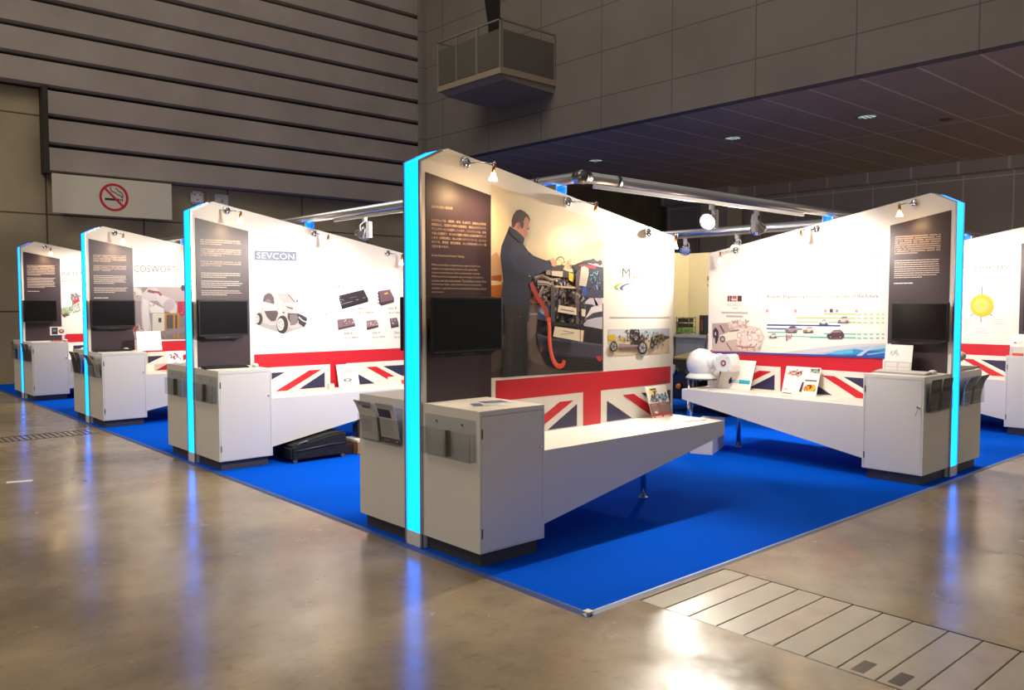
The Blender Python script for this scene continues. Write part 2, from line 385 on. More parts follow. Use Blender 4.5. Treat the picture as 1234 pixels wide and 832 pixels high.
('e',(133,124,129),(2174,1165),(13,0),(0,-15),20),
('e',(40,34,38),(2321,1204),(15,0),(0,-15),20),
('e',(133,124,129),(2321,1204),(8,0),(0,-8),20),
('e',(40,34,38),(2269,1195),(16,-1),(0,-18),20),
('e',(133,124,129),(2269,1195),(8,-1),(0,-10),20),],
'B':['logo_print',
('p',(76,86,121),[(600,1997),(1042,2003),(1040,1908),(599,1905)]),
('t', (195, 195, 198), 'SEVCON', 624, 1922, 1019, 1981),
('t', (121, 121, 129), 'Partner with Performance', 593, 1857, 1040, 1895),'product_print',
('t', (63, 61, 66), 'Gen4', 1412, 1639, 1533, 1689),
('s',(119,119,123),[(1412,1633),(1530,1636)],4),
('p',(32,27,36),[(1522,1565),(1521,1531),(1556,1423),(1875,1499),(1875,1534),(1819,1631)]),
('p',(47,40,51),[(1522,1565),(1819,1631),(1870,1530),(1557,1451)]),
('s',(166,157,164),[(1556,1525),(1578,1514)],5),
('s',(166,157,164),[(1569,1480),(1681,1506)],5),
('s',(166,157,164),[(1728,1520),(1755,1525)],5),
('s',(166,157,164),[(1809,1541),(1843,1548)],5),
('s',(110,92,101),[(1642,1541),(1742,1557)],6),
('s',(194,184,189),[(1524,1548),(1537,1551)],6),
('s',(194,184,189),[(1531,1523),(1544,1525)],6),
('s',(194,184,189),[(1539,1498),(1552,1500)],6),
('s',(194,184,189),[(1546,1473),(1559,1475)],6),
('p',(64,47,60),[(1995,1597),(2009,1618),(2150,1638),(2206,1539),(2203,1494),(2042,1456),(2014,1473)]),
('p',(101,81,95),[(2009,1618),(2150,1638),(2203,1547),(2195,1521),(2036,1494)]),
('p',(203,166,64),[(2076,1594),(2121,1604),(2128,1588),(2084,1580)]),
('s',(36,27,36),[(1992,1591),(2017,1594)],10),
('s',(36,27,36),[(1992,1556),(2017,1558)],10),
('s',(36,27,36),[(1991,1520),(2016,1523)],10),
('s',(36,27,36),[(1991,1485),(2016,1487)],10),
('p',(82,62,71),[(1495,1314),(1507,1205),(1711,1241),(1708,1270),(1679,1330)]),
('p',(129,103,112),[(1498,1314),(1679,1330),(1708,1262),(1507,1228)]),
('p',(82,62,71),[(1847,1297),(1855,1197),(2002,1226),(1998,1259),(1971,1309)]),
('p',(147,123,131),[(1847,1297),(1971,1309),(1998,1247),(1856,1226)]),
('p',(73,55,66),[(2144,1317),(2163,1210),(2264,1224),(2262,1260),(2240,1327)]),
('p',(110,90,103),[(2147,1319),(2240,1327),(2262,1254),(2168,1238)]),
('b',[(208,194,197),(82,64,73)],[(1573,1267),(1692,1264),(1692,1305),(1573,1307)],14,5,14,21),
('b',[(217,208,208),(73,55,64)],[(1867,1250),(1984,1247),(1985,1289),(1867,1291)],14,5,12,22),
('b',[(208,194,197),(55,40,51)],[(2161,1262),(2250,1261),(2250,1303),(2161,1304)],10,5,11,23),
('t', (95, 82, 81), 'Size 10', 1747, 1420, 1857, 1447),
('t', (95, 82, 81), 'Up to 300kW', 1746, 1369, 1937, 1397),
('t', (95, 82, 81), 'Size 8', 2127, 1418, 2235, 1446),
('t', (95, 82, 81), 'Up to 100kW', 2126, 1365, 2314, 1395),
('t', (95, 82, 81), 'Size 6', 1574, 1158, 1675, 1183),
('t', (95, 82, 81), 'Up to 60kW', 1573, 1107, 1749, 1133),
('t', (95, 82, 81), 'Size 4', 1918, 1156, 2015, 1182),
('t', (95, 82, 81), 'Up to 30kW', 1918, 1104, 2086, 1130),
('t', (95, 82, 81), 'Size 2', 2203, 1149, 2300, 1176),
('t', (95, 82, 81), 'Up to 15kW', 2202, 1096, 2370, 1123),
('e',(64,55,58),(1364,1372),(7,0),(0,-8),8),'car_print',
('p',(171,165,165),[(597,1291),(677,1327),(937,1272),(1150,1255),(893,1182),(676,1251)]),
('p',(182,179,181),[(673,1479),(681,1555),(715,1593),(776,1609),(886,1605),(962,1569),(1025,1505),(1049,1439),(1051,1387),(1151,1347),(1136,1268),(1007,1231),(826,1274),(677,1289),(645,1391)]),
('p',(88,75,80),[(677,1505),(694,1562),(735,1587),(769,1578),(792,1543),(799,1479),(734,1492)]),
('p',(119,108,113),[(693,1505),(728,1530),(761,1517),(761,1492)]),
('p',(197,195,195),[(671,1494),(734,1489),(822,1466),(828,1415),(705,1409),(676,1441)]),
('p',(82,70,75),[(692,1410),(821,1415),(839,1389),(806,1313),(765,1307),(718,1352)]),
('p',(191,187,187),[(783,1594),(823,1543),(853,1440),(843,1351),(805,1287),(751,1288),(704,1340),(692,1403),(672,1397),(684,1327),(744,1273),(812,1271),(875,1350),(877,1466),(841,1569),(817,1597)]),
('p',(166,163,166),[(831,1581),(928,1590),(1000,1531),(1022,1494),(898,1494),(860,1530)]),
('p',(119,101,103),[(928,1590),(962,1572),(1027,1499),(1016,1494),(955,1556)]),
('e',(95,70,70),(1042,1509),(11,0),(0,-12),20),
('p',(95,75,75),[(920,1463),(960,1446),(996,1442),(992,1424),(939,1440)]),
('p',(72,66,74),[(938,1388),(1044,1381),(1065,1348),(1036,1283),(979,1264),(938,1337)]),
('p',(119,111,117),[(959,1375),(1037,1372),(1051,1335),(1021,1270),(965,1265)]),
('p',(59,53,61),[(1044,1387),(1094,1367),(1151,1334),(1143,1281),(1114,1242),(1057,1283)]),
('s',(186,189,192),[(1058,1348),(1100,1311),(1148,1292)],14),
('s',(186,182,182),[(1148,1292),(1238,1280),(1312,1318),(1361,1364)],4),
('e',(168,87,79),(894,1394),(14,0),(0,-10),20),
('e',(57,48,53),(636,1334),(37,0),(-1,-60),20),
('e',(194,191,189),(617,1334),(23,0),(-1,-41),20),
('e',(119,111,111),(630,1334),(3,0),(0,-5),8),
('e',(119,111,111),(621,1314),(3,0),(0,-5),8),
('e',(119,111,111),(607,1322),(3,0),(0,-5),8),
('e',(119,111,111),(607,1347),(4,0),(0,-4),8),
('e',(119,111,111),(621,1355),(4,0),(0,-5),8),
('e',(57,48,53),(880,1275),(61,-1),(-2,-90),20),
('e',(194,191,189),(860,1276),(38,-1),(-1,-62),20),
('e',(119,111,111),(881,1275),(5,0),(0,-7),8),
('e',(119,111,111),(866,1245),(6,0),(0,-7),8),
('e',(119,111,111),(843,1257),(6,0),(0,-7),8),
('e',(119,111,111),(844,1295),(5,0),(0,-7),8),
('e',(119,111,111),(867,1306),(6,0),(0,-7),8),],
'C':['logo_print',
('t', (104, 86, 91), 'COSWORTH', 550, 1879, 1159, 1969),'robot_photo',
('p',(136,121,127),[(493,1689),(1211,1698),(1197,1003),(491,1015)]),
('p',(155,143,148),[(493,1689),(1211,1698),(1207,1512),(489,1512)]),
('p',(124,108,108),[(639,1687),(720,1688),(664,1596),(640,1610)]),
('p',(190,186,186),[(493,1685),(572,1686),(645,1638),(644,1582),(570,1589),(498,1637)]),
('b',[(132,116,116),(187,181,181)],[(490,1553),(636,1554),(638,1624),(491,1623)],14,7,20,31),
('p',(116,102,106),[(920,1369),(1190,1367),(1182,1004),(788,1023)]),
('p',(73,64,70),[(947,1326),(1088,1325),(1085,1151),(943,1154)]),
('p',(187,182,171),[(768,1354),(920,1352),(913,1055),(762,1101)]),
('p',(53,45,49),[(842,1292),(879,1291),(878,1233),(841,1233)]),
('p',(195,192,190),[(730,1505),(915,1412),(914,1358),(740,1359)]),
('b',[(68,60,65),(163,148,68)],[(735,1441),(804,1441),(805,1477),(736,1477)],8,7,14,32),
('p',(176,168,173),[(644,1610),(733,1639),(743,1484),(727,1357),(750,1173),(733,1031),(652,1034),(632,1231),(626,1414)]),
('p',(192,187,189),[(656,1540),(717,1526),(723,1173),(669,1090),(641,1287)]),
('p',(176,167,173),[(643,1547),(651,1610),(720,1674),(830,1682),(897,1583),(812,1512),(717,1519)]),
('p',(182,174,179),[(814,1611),(911,1583),(1036,1527),(1084,1455),(1075,1354),(1004,1347),(907,1426),(826,1526)]),
('s',(132,32,37),[(719,1646),(794,1628),(849,1623),(883,1583)],30),
('s',(68,60,64),[(712,1636),(794,1617)],20),
('e',(160,149,157),(978,1455),(57,-41),(-49,-71),16),
('p',(160,24,53),[(1089,1501),(1192,1505),(1204,1367),(1145,1302),(1092,1368)]),
('b',[(187,132,148)],[(1132,1339),(1189,1338),(1192,1483),(1135,1483)],8,6,13,33),
('e',(45,41,53),(1164,1686),(26,0),(0,-41),20),
('s',(160,113,21),[(933,1341),(927,1033)],24),
('s',(160,113,21),[(1042,1340),(1035,1019)],24),
('s',(160,113,21),[(1096,1339),(1089,1012)],24),
('s',(160,113,21),[(920,1344),(1103,1342)],20),
('s',(160,113,21),[(1028,1145),(1113,1143)],20),
('p',(124,116,122),[(790,1101),(915,1126),(1186,1164),(1184,1105),(914,1062),(816,1064)]),
('p',(167,148,154),[(520,1149),(589,1232),(641,1147),(665,1033),(544,1030)]),
('p',(160,60,68),[(520,1149),(575,1204),(601,1176),(539,1107)]),
('b',[(92,76,84),(187,181,184),(68,60,68)],[(544,1037),(665,1033),(668,1174),(547,1177)],26,8,25,34),],
'D':['logo_print',
('t', (96, 91, 90), 'ARTEMIS', 552, 1907, 987, 1984),
('s',(177,173,172),[(555,1863),(985,1864)],20),
('s',(173,170,169),[(554,1830),(984,1828)],30),'product_print',
('p',(181,190,172),[(522,1365),(624,1431),(684,1364),(662,1297),(560,1276)]),
('e',(135,117,126),(744,1569),(65,0),(-2,-67),20),
('b',[(99,86,90),(181,177,181),(154,145,154)],[(687,1498),(810,1498),(813,1632),(690,1632)],26,11,36,41),
('p',(194,35,50),[(697,1498),(801,1560),(814,1509),(716,1453)]),
('p',(186,190,186),[(643,1364),(706,1453),(814,1498),(812,1408),(682,1319)]),
('b',[(135,135,135),(108,163,108),(208,207,205)],[(642,1331),(810,1329),(813,1475),(646,1475)],24,11,31,42),
('p',(99,75,72),[(551,1309),(642,1337),(657,1284),(580,1258),(552,1276)]),
('b',[(63,46,44),(145,108,90)],[(556,1265),(644,1264),(646,1331),(557,1331)],10,9,22,43),
('b',[(135,172,99),(172,190,154)],[(531,1320),(632,1320),(634,1409),(533,1409)],12,13,31,44),],
'E':['logo_print',
('p',(96,55,71),[(2218,1565),(2193,1565),(2192,1503),(2217,1503)]),
('p',(71,44,55),[(2189,1565),(2164,1565),(2163,1503),(2188,1503)]),
('p',(137,88,96),[(2160,1565),(2106,1565),(2105,1503),(2159,1503)]),
('p',(88,47,63),[(2099,1565),(2074,1565),(2073,1503),(2098,1503)]),
('p',(63,44,52),[(2074,1565),(2046,1564),(2045,1503),(2073,1503)]),
('p',(195,188,188),[(2178,1531),(2092,1531),(2109,1515),(2163,1515)]),
('t', (167, 159, 159), 'RICARDO', 2216, 1453, 2045, 1491),
('s',(183,180,180),[(2162,1434),(2090,1435)],10),
('s',(180,173,172),[(2289,1388),(1970,1385)],20),
('s',(180,173,172),[(2229,1350),(2027,1349)],20),'vintage_photo',
('p',(215,198,194),[(2402,1271),(2196,1284),(1964,1256),(1826,1237),(1773,1147),(1822,1000),(2065,986),(2398,976)]),
('p',(179,156,156),[(2402,1271),(2195,1281),(2123,1230),(2212,1149),(2322,1130),(2400,1128)]),
('p',(196,179,177),[(2400,1128),(2212,1149),(2085,1107),(2065,986),(2398,976)]),
('s',(104,79,83),[(2305,1254),(2252,1176)],20),
('p',(57,47,57),[(2388,1200),(2360,1232),(2323,1193),(2318,1130),(2339,1058),(2358,1058),(2366,1129),(2381,1104),(2389,1144)]),
('p',(224,219,219),[(2367,1176),(2352,1180),(2352,1145),(2363,1145)]),
('p',(228,224,211),[(2303,1147),(2212,1177),(2167,1213),(2069,1231),(1998,1210),(1997,1140),(2103,1114),(2229,1089),(2284,1100)]),
('p',(142,118,114),[(2198,1190),(2158,1210),(2069,1219),(2068,1197),(2194,1184)]),
('e',(85,66,68),(2270,1108),(-33,1),(-1,-35),20),
('e',(181,171,171),(2270,1108),(-19,1),(-1,-19),20),
('p',(211,186,181),[(2214,1284),(2106,1311),(2017,1300),(1960,1257),(2069,1231),(2177,1228)]),
('b',[(181,152,148),(228,215,211)],[(2195,1228),(1972,1233),(1973,1307),(2196,1303)],30,8,25,51),
('p',(228,215,211),[(2086,1200),(1963,1233),(1825,1222),(1803,1116),(1840,1054),(1960,1003),(2083,1013)]),
('b',[(203,181,177),(181,142,139),(234,226,224),(196,167,163)],[(2083,1013),(1822,1024),(1825,1222),(2087,1215)],60,8,31,52),
('p',(224,211,207),[(2033,1186),(1977,1190),(1978,1049),(2040,1052)]),
('e',(196,162,156),(2068,1154),(-29,0),(-1,-34),20),
('e',(234,228,226),(2068,1154),(-20,0),(-1,-25),20),
('e',(196,162,156),(1941,1133),(-28,1),(-1,-34),20),
('e',(234,228,226),(1941,1133),(-19,1),(-1,-25),20),
('s',(162,104,95),[(2102,1044),(1995,1030),(1891,1040)],12),
('s',(114,76,76),[(2219,1071),(2155,992)],10),'timeline_print',
('t', (53, 37, 44), 'Ricardo: Engineering the low CO2 vehicles of the future', 1753, 1527, 632, 1571),
('t', (154, 151, 154), 'Innovative and cost effective low carbon vehicle solutions', 1752, 1495, 1111, 1511),
('s',(178,192,106),[(1141,1384),(837,1385)],12),
('s',(178,192,106),[(1440,1345),(836,1348)],12),
('s',(178,192,106),[(1439,1306),(836,1311)],10),
('s',(43,79,160),[(1749,1268),(985,1276)],14),
('s',(43,79,160),[(1755,1232),(1369,1234)],12),
('s',(97,183,169),[(1742,1195),(1437,1201)],10),
('s',(97,183,169),[(1148,1199),(833,1202)],11),
('s',(97,183,169),[(1741,1157),(1147,1166)],8),
('s',(97,183,169),[(1290,1160),(832,1167)],14),
('s',(178,192,106),[(825,1385),(787,1385)],11),
('s',(178,192,106),[(767,1386),(729,1385)],11),
('s',(178,192,106),[(707,1387),(675,1386)],11),
('s',(178,192,106),[(648,1387),(622,1387)],11),
('s',(178,192,106),[(597,1388),(576,1387)],11),
('s',(178,192,106),[(824,1349),(786,1348)],11),
('s',(178,192,106),[(766,1349),(728,1349)],11),
('s',(178,192,106),[(706,1350),(674,1350)],11),
('s',(178,192,106),[(647,1351),(621,1351)],11),
('s',(178,192,106),[(596,1352),(575,1351)],11),
('s',(178,192,106),[(823,1309),(785,1309)],11),
('s',(178,192,106),[(765,1310),(727,1310)],11),
('s',(178,192,106),[(705,1311),(673,1311)],11),
('s',(178,192,106),[(646,1312),(620,1312)],11),
('s',(178,192,106),[(595,1313),(574,1313)],11),
('s',(97,183,169),[(821,1202),(783,1202)],11),
('s',(97,183,169),[(762,1204),(724,1204)],11),
('s',(97,183,169),[(703,1205),(671,1205)],11),
('s',(97,183,169),[(643,1207),(618,1207)],11),
('s',(97,183,169),[(593,1208),(571,1208)],11),
('s',(97,183,169),[(820,1166),(782,1166)],11),
('s',(97,183,169),[(762,1168),(724,1168)],11),
('s',(97,183,169),[(702,1170),(670,1170)],11),
('s',(97,183,169),[(643,1172),(617,1172)],11),
('s',(97,183,169),[(592,1174),(571,1173)],11),
('e',(201,79,97),(1750,1409),(-14,1),(0,-15),14),
('e',(223,214,214),(1750,1409),(-7,1),(0,-7),10),
('e',(201,79,97),(1441,1412),(-14,0),(0,-15),14),
('e',(223,214,214),(1441,1412),(-7,0),(0,-7),10),
('e',(201,79,97),(1134,1414),(-13,1),(0,-14),14),
('e',(223,214,214),(1134,1414),(-6,1),(0,-7),10),
('e',(201,79,97),(830,1417),(-12,0),(0,-14),14),
('e',(223,214,214),(830,1417),(-6,0),(0,-7),10),
('s',(201,187,190),[(1650,1409),(1481,1410)],3),
('s',(201,187,190),[(1328,1412),(1174,1412)],3),
('s',(201,187,190),[(961,1415),(874,1415)],3),
('p',(97,61,79),[(1091,1434),(1059,1434),(1058,1400),(1090,1400)]),
('p',(142,142,156),[(1033,1428),(1004,1429),(1005,1402),(1030,1402)]),
('p',(106,88,97),[(1547,1208),(1418,1212),(1425,1198),(1539,1194)]),
('p',(156,146,156),[(1552,1224),(1519,1237),(1494,1261),(1444,1266),(1418,1246),(1410,1226),(1418,1209),(1544,1204)]),
('p',(88,74,85),[(1512,1239),(1489,1257),(1449,1262),(1431,1246)]),
('e',(61,43,52),(1519,1209),(-14,0),(-1,-15),12),
('e',(169,160,165),(1519,1209),(-7,0),(0,-7),8),
('e',(61,43,52),(1440,1211),(-14,0),(0,-15),12),
('e',(169,160,165),(1440,1211),(-6,0),(0,-7),8),
('p',(106,88,97),[(1360,1211),(1247,1214),(1253,1202),(1353,1199)]),
('p',(210,205,196),[(1365,1226),(1336,1237),(1314,1258),(1270,1263),(1247,1245),(1240,1227),(1246,1212),(1358,1207)]),
('p',(169,163,160),[(1329,1239),(1309,1255),(1274,1259),(1258,1245)]),
('e',(61,43,52),(1335,1212),(-12,0),(0,-14),12),
('e',(169,160,165),(1335,1212),(-5,0),(0,-6),8),
('e',(61,43,52),(1266,1214),(-12,0),(0,-14),12),
('e',(169,160,165),(1266,1214),(-5,0),(0,-6),8),
('p',(133,133,70),[(1360,1229),(1311,1230),(1311,1208),(1352,1207)]),
('p',(106,88,97),[(1198,1293),(1104,1295),(1109,1284),(1192,1283)]),
('p',(217,214,215),[(1202,1305),(1178,1314),(1160,1332),(1123,1336),(1105,1321),(1099,1305),(1104,1293),(1196,1290)]),
('p',(151,142,151),[(1173,1316),(1156,1330),(1127,1333),(1114,1321)]),
('e',(61,43,52),(1178,1293),(-11,1),(-1,-11),12),
('e',(169,160,165),(1178,1293),(-5,1),(-1,-5),8),
('e',(61,43,52),(1121,1295),(-10,0),(-1,-12),12),
('e',(169,160,165),(1121,1295),(-5,0),(0,-6),8),
('p',(106,88,97),[(1014,1314),(897,1316),(904,1303),(1007,1301)]),
('p',(198,189,196),[(1019,1330),(989,1341),(967,1364),(921,1369),(898,1349),(891,1330),(897,1314),(1012,1310)]),
('p',(124,111,124),[(982,1344),(962,1361),(925,1364),(909,1349)]),
('e',(61,43,52),(989,1315),(-13,0),(-1,-15),12),
('e',(169,160,165),(989,1315),(-6,0),(-1,-7),8),
('e',(61,43,52),(918,1316),(-13,0),(-1,-14),12),
('e',(169,160,165),(918,1316),(-6,0),(-1,-7),8),
('p',(106,88,97),[(1108,1167),(952,1172),(960,1154),(1098,1150)]),
('p',(88,58,72),[(1115,1188),(1075,1204),(1044,1234),(983,1241),(953,1216),(943,1190),(952,1169),(1105,1161)]),
('p',(151,124,133),[(1065,1207),(1038,1230),(989,1235),(968,1215)]),
('e',(61,43,52),(1074,1168),(-17,1),(-1,-19),12),
('e',(169,160,165),(1074,1168),(-8,0),(0,-9),8),
('e',(61,43,52),(979,1171),(-17,1),(-1,-19),12),
('e',(169,160,165),(979,1171),(-8,0),(0,-9),8),
('p',(106,88,97),[(1725,1148),(1634,1151),(1639,1141),(1720,1138)]),
('p',(214,208,210),[(1729,1159),(1706,1168),(1688,1185),(1653,1189),(1635,1175),(1629,1161),(1634,1149),(1723,1145)]),
('p',(151,133,142),[(1700,1170),(1685,1182),(1656,1186),(1643,1175)]),
('e',(61,43,52),(1705,1149),(-9,0),(0,-11),12),
('e',(169,160,165),(1705,1149),(-4,0),(0,-5),8),
('e',(61,43,52),(1650,1150),(-10,1),(0,-10),12),
('e',(169,160,165),(1650,1150),(-4,1),(0,-4),8),
('b',[(196,61,70),(151,97,106),(205,178,181)],[(1534,1150),(1476,1152),(1476,1176),(1534,1175)],14,5,15,55),
('s',(97,97,169),[(1525,1140),(1525,1116)],12),
('p',(201,201,212),[(1666,981),(1433,1022),(1102,1077),(791,1115),(506,1130),(503,1005),(994,991)]),
('p',(169,190,214),[(1264,996),(1059,1038),(892,1076),(740,1092),(506,1121),(503,1005),(808,998)]),
('p',(52,142,201),[(1144,998),(995,1041),(830,1066),(729,1053),(505,1092),(503,1005),(788,999)]),
('p',(97,183,214),[(1101,1012),(974,1042),(861,1057),(850,1028),(995,1009)]),
('p',(25,97,178),[(953,999),(789,1018),(689,1055),(504,1053),(503,1000),(788,997)]),
('p',(183,201,217),[(829,999),(769,1041),(680,1094),(651,1099),(739,1033),(778,999)]),
('p',(133,178,210),[(728,1025),(505,1063),(504,1055),(708,1014)]),
('s',(52,70,160),[(2382,961),(1786,980),(1144,990),(503,999)],18),'partner_logo_print',
('p',(207,196,196),[(893,2002),(608,2004),(600,1889),(891,1898)]),
('p',(183,163,163),[(889,1922),(844,1959),(813,1952),(817,1897),(888,1900)]),
('b',[(198,183,183),(214,207,207),(178,160,160)],[(883,1905),(617,1895),(619,1997),(885,2010)],60,7,28,56),
('p',(198,194,194),[(893,1876),(584,1872),(582,1808),(892,1809)]),
('p',(219,217,215),[(886,1870),(589,1866),(588,1814),(885,1815)]),
('t', (160, 156, 156), 'RICARDO', 875, 1824, 600, 1857),
('t', (170, 167, 167), 'ricardo.com', 840, 1767, 633, 1777),],
'F':['logo_print',
('t', (103, 98, 93), 'PRODUCTIV', 1238, 1891, 661, 1938),'diagram_print',
('s',(196,192,188),[(1210,1765),(673,1761)],8),
('s',(196,192,188),[(1207,1642),(670,1637)],8),
('s',(196,192,188),[(673,1761),(670,1634)],8),
('s',(211,207,203),[(1178,1705),(950,1708)],20),
('s',(203,196,181),[(881,1700),(706,1695)],25),
('s',(104,106,99),[(949,1688),(946,1585)],12),
('s',(104,142,104),[(954,1321),(952,1252)],12),
('s',(104,142,104),[(1069,1329),(1040,1356)],12),
('s',(104,142,104),[(860,1358),(830,1332)],12),
('e',(224,181,49),(946,1454),(-133,1),(-4,-136),32),
('e',(234,196,85),(958,1454),(-89,1),(-3,-91),24),
('t', (188, 174, 127), 'PRODUCTIV', 1063, 1434, 828, 1474),
('e',(217,215,211),(1119,1253),(-94,1),(-2,-80),24),
('e',(232,231,228),(1119,1253),(-88,1),(-1,-73),24),
('s',(205,203,200),[(1182,1278),(1059,1280)],10),
('s',(205,203,200),[(1181,1251),(1058,1254)],10),
('s',(205,203,200),[(1181,1225),(1058,1227)],10),
('e',(217,215,211),(947,1148),(-93,2),(-3,-78),24),
('e',(232,231,228),(947,1148),(-87,2),(-2,-72),24),
('s',(205,203,200),[(1008,1173),(888,1176)],10),
('s',(205,203,200),[(1007,1146),(887,1150)],10),
('s',(205,203,200),[(1006,1120),(886,1124)],10),
('e',(217,215,211),(769,1262),(-90,2),(-2,-77),24),
('e',(232,231,228),(769,1262),(-84,2),(-2,-71),24),
('s',(205,203,200),[(829,1287),(712,1289)],10),
('s',(205,203,200),[(828,1261),(711,1263)],10),
('s',(205,203,200),[(827,1235),(710,1238)],10),],}
# ------------------------------------------------------------------ palette
WHITE = mat('white_laminate', (232,229,222), .42, spec=.4)
WALLW = mat('white_panel', (236,233,226), .5, spec=.35)
PLINTH = mat('grey_plinth', (74,72,74), .55)
BOARD = mat('plum_board', (64,50,60), .38, spec=.5)
ALU = mat('brushed_aluminium', (196,198,204), .32, 1.0)
CHROME = mat('chrome', (222,222,226), .1, 1.0)
STEEL = mat('dark_steel', (110,110,112), .35, 1.0)
BLACK = mat('black_plastic', (22,22,25), .35)
SCREEN = mat('screen_glass', (14,14,17), .16, spec=.5)
HINGE = mat('hinge_metal', (120,116,110), .35, 1.0)
LED = mat('cyan_light', (10,60,120), .4, emit=(0,122,255), estr=5.8)
LEDB = mat('blue_light', (10,60,160), .4, emit=(0,96,255), estr=2.2)
GLOW = mat('warm_bulb_glass', (255,240,220), .4, emit=(255,214,160), estr=9)
FLOODGLOW = mat('flood_lens_lit', (255,255,255), .3, emit=(255,250,240), estr=30)
LENS = mat('flood_lens_unlit', (190,194,204), .2, .1)
CASE = mat('grey_white_casing', (206,206,210), .4)
ACR = clear_mat()
PAPER = mat('paper', (236,234,230), .6)
HALLGREY = mat('hall_concrete', (112,104,84), .85, noise=(1.3,(88,82,66),6))

def FX(x0, yf): return Matrix(((1,0,0,x0),(0,-1,0,yf),(0,0,1,0),(0,0,0,1)))            # wall running away to the right
def FY(xf, y0): return Matrix(((0,-1,0,xf),(1,0,0,y0),(0,0,1,0),(0,0,0,1)))            # wall running away from the aisle on the right
def back(F): return F @ Matrix(((1,0,0,0),(0,-1,0,-.18),(0,0,1,0),(0,0,0,1)))
def W(F, p): return F @ Vector(p)
def flipped(F): return F[0][0] == 0           # viewer sees +u going to the left
def PF(F, v0=0.0): return lambda s, z, d: F @ Vector((s, v0+d, z))

# ------------------------------------------------------------------ display wall
def top_z(u): return 2.335+u*.5 if u < .2 else 2.435-(u-.2)*.1867
RED = (200,26,44); NAVY = (44,43,80)
FLAG = [(RED,[(580,853),(2420,853),(2420,988),(580,988)]),(RED,[(1408,600),(1596,600),(1596,860),(1408,860)]),
    (RED,[(1170,803),(1309,803),(930,612),(796,612)]),(NAVY,[(1344,774),(1344,617),(1050,617)]),(NAVY,[(700,799),(905,799),(700,706)]),
    (NAVY,[(1663,772),(1950,617),(1663,617)]),(RED,[(1840,800),(1969,800),(2333,612),(2184,612)]),(NAVY,[(2056,799),(2420,799),(2420,640),(2360,650)])]

def display_wall(F, label, art, copy_fn, art_labels={}, back_art=None):
    t = thing('display_wall', label, 'exhibition wall', W(F,(0,-.09,0)), 'white display walls with lit ends')
    L = 2.45
    out = [(0,0),(0,2.335),(.2,2.435),(L,top_z(L)),(L,.5),(.52,.14),(.52,0)]
    m = MB(F); m.prism([(u,0,z) for u, z in out], (0,-.18,0)); m.build('wall_panel', WALLW, t)
    # aluminium channel and light strip on the end face and the short slope
    prof = [(-.004,.0),(-.004,2.335+.004),(.155,2.418)]
    for va, vb in ((-.018,.0),(-.18,-.162)):
        m = MB(F)
        m.prism([(-.012,va,.0),(.0,va,.0),(.0,va,2.335),(.16,va,2.415),(.155,va,2.428),(-.012,va,2.345)], (0,vb-va,0))
        m.build('light_channel', ALU, t)
    m = MB(F); m.prism([(-.008,-.155,.09),(.0,-.155,.09),(.0,-.155,2.333),(.155,-.155,2.411),(.15,-.155,2.422),(-.008,-.155,2.341)], (0,.13,0))
    m.build('light_strip', LED, t)
    m = MB(F); m.box((-.010,-.162,0),(.0,-.018,.088)); m.build('base_cover', WALLW, t)
    for side, FF in (('front', F), ('rear', back(F))):
        m = MB(FF); m.prism([(.03,0,.88),(.03,0,2.275),(.54,0,2.18),(.54,0,.88)], (0,.004,0))
        b = m.build('information_board', BOARD, t)
        P = PF(FF, .0045)
        flip = -1 if flipped(FF) ^ (side == 'rear') else 1
        if side == 'front': copy_fn(P, b, flip)
        else: greek(P, b, flip, 90)
        s = Sheet(PF(FF, 0))
        for col, pts in FLAG: s.poly(col, [((u*.001 if flip == 1 else 3-u*.001), z*.001) for u, z in pts])
        s.build('flag_print', t)
    if art: run_art(art, PF(F), t, art_labels)
    return t

def greek(P, b, flip, seed, cjk=((2.06,9),), lat=((1.76,7),), web=1.56, col=(214,200,190), h=.0105, pitch=.0185):
    a, e = (.075, .475) if flip == 1 else (.495, .095)
    s = Sheet(P); n = seed
    for z0, k in cjk:
        for i in range(k): s.words(col, a, e, z0-i*pitch, h, n, (.5 if i == k-1 else .97), True); n += 1
    s.build('japanese_text', b)
    s = Sheet(P)
    for z0, k in lat:
        for i in range(k): s.words(col, a, e, z0-i*pitch, h*.8, n, (.6 if i == k-1 else random.Random(n).uniform(.9,1)), False); n += 1
    if web: s.words((240,234,226), a, a+(e-a)*.42, web, h, n)
    s.build('english_text', b)

def copy_A(P, b, flip):
    col = (206,184,164); s = Sheet(P); x = .068; w = .43
    s.line(col, '自動車試験の最前線', x, 2.065, .017, w)
    jl = ['ミルブルックは、自動車、物流、石油化学、防衛および安全',
          '保障向けに、包括的な車両の試験認証、検証およびエンジニ',
          'アリングサービスを提供しています。ミルブルックは、安全',
          'で安心な環境で、あらゆる種類の車両の反復試験を行って',
          'います。試験設備は、70kmの様々なテストコース、エンジン',
          'ダイナモ、環境室、衝突実験室、および排気分析シャシー動',
          '力計があります。']
    for i, l in enumerate(jl): s.line(col, l, x, 1.985-i*.0262, .0165, w)
    s.build('japanese_text', b)
    s = Sheet(P)
    s.line(col, 'At the Forefront of Vehicle Testing', x, 1.772, .016, .25)
    el = ['Millbrook provides a comprehensive range of vehicle test,','validation and engineering services to the automotive,',
          'transport, petrochemical, defence and security industries.','Millbrook performs repeatable tests on all types of vehicles in',
          'a secure and safe environment. Test facilities include 70km','of varied test tracks, engine dynamometers, environmental',
          'chambers, crash laboratories and advanced emissions chassis','dynamometers.']
    for i, l in enumerate(el): s.line(col, l, x, 1.716-i*.0235, .0150, w*min(1,len(l)/59))
    s.line((236,222,206), 'www.millbrook.co.uk', x, 1.498, .020, .20)
    s.build('english_text', b)

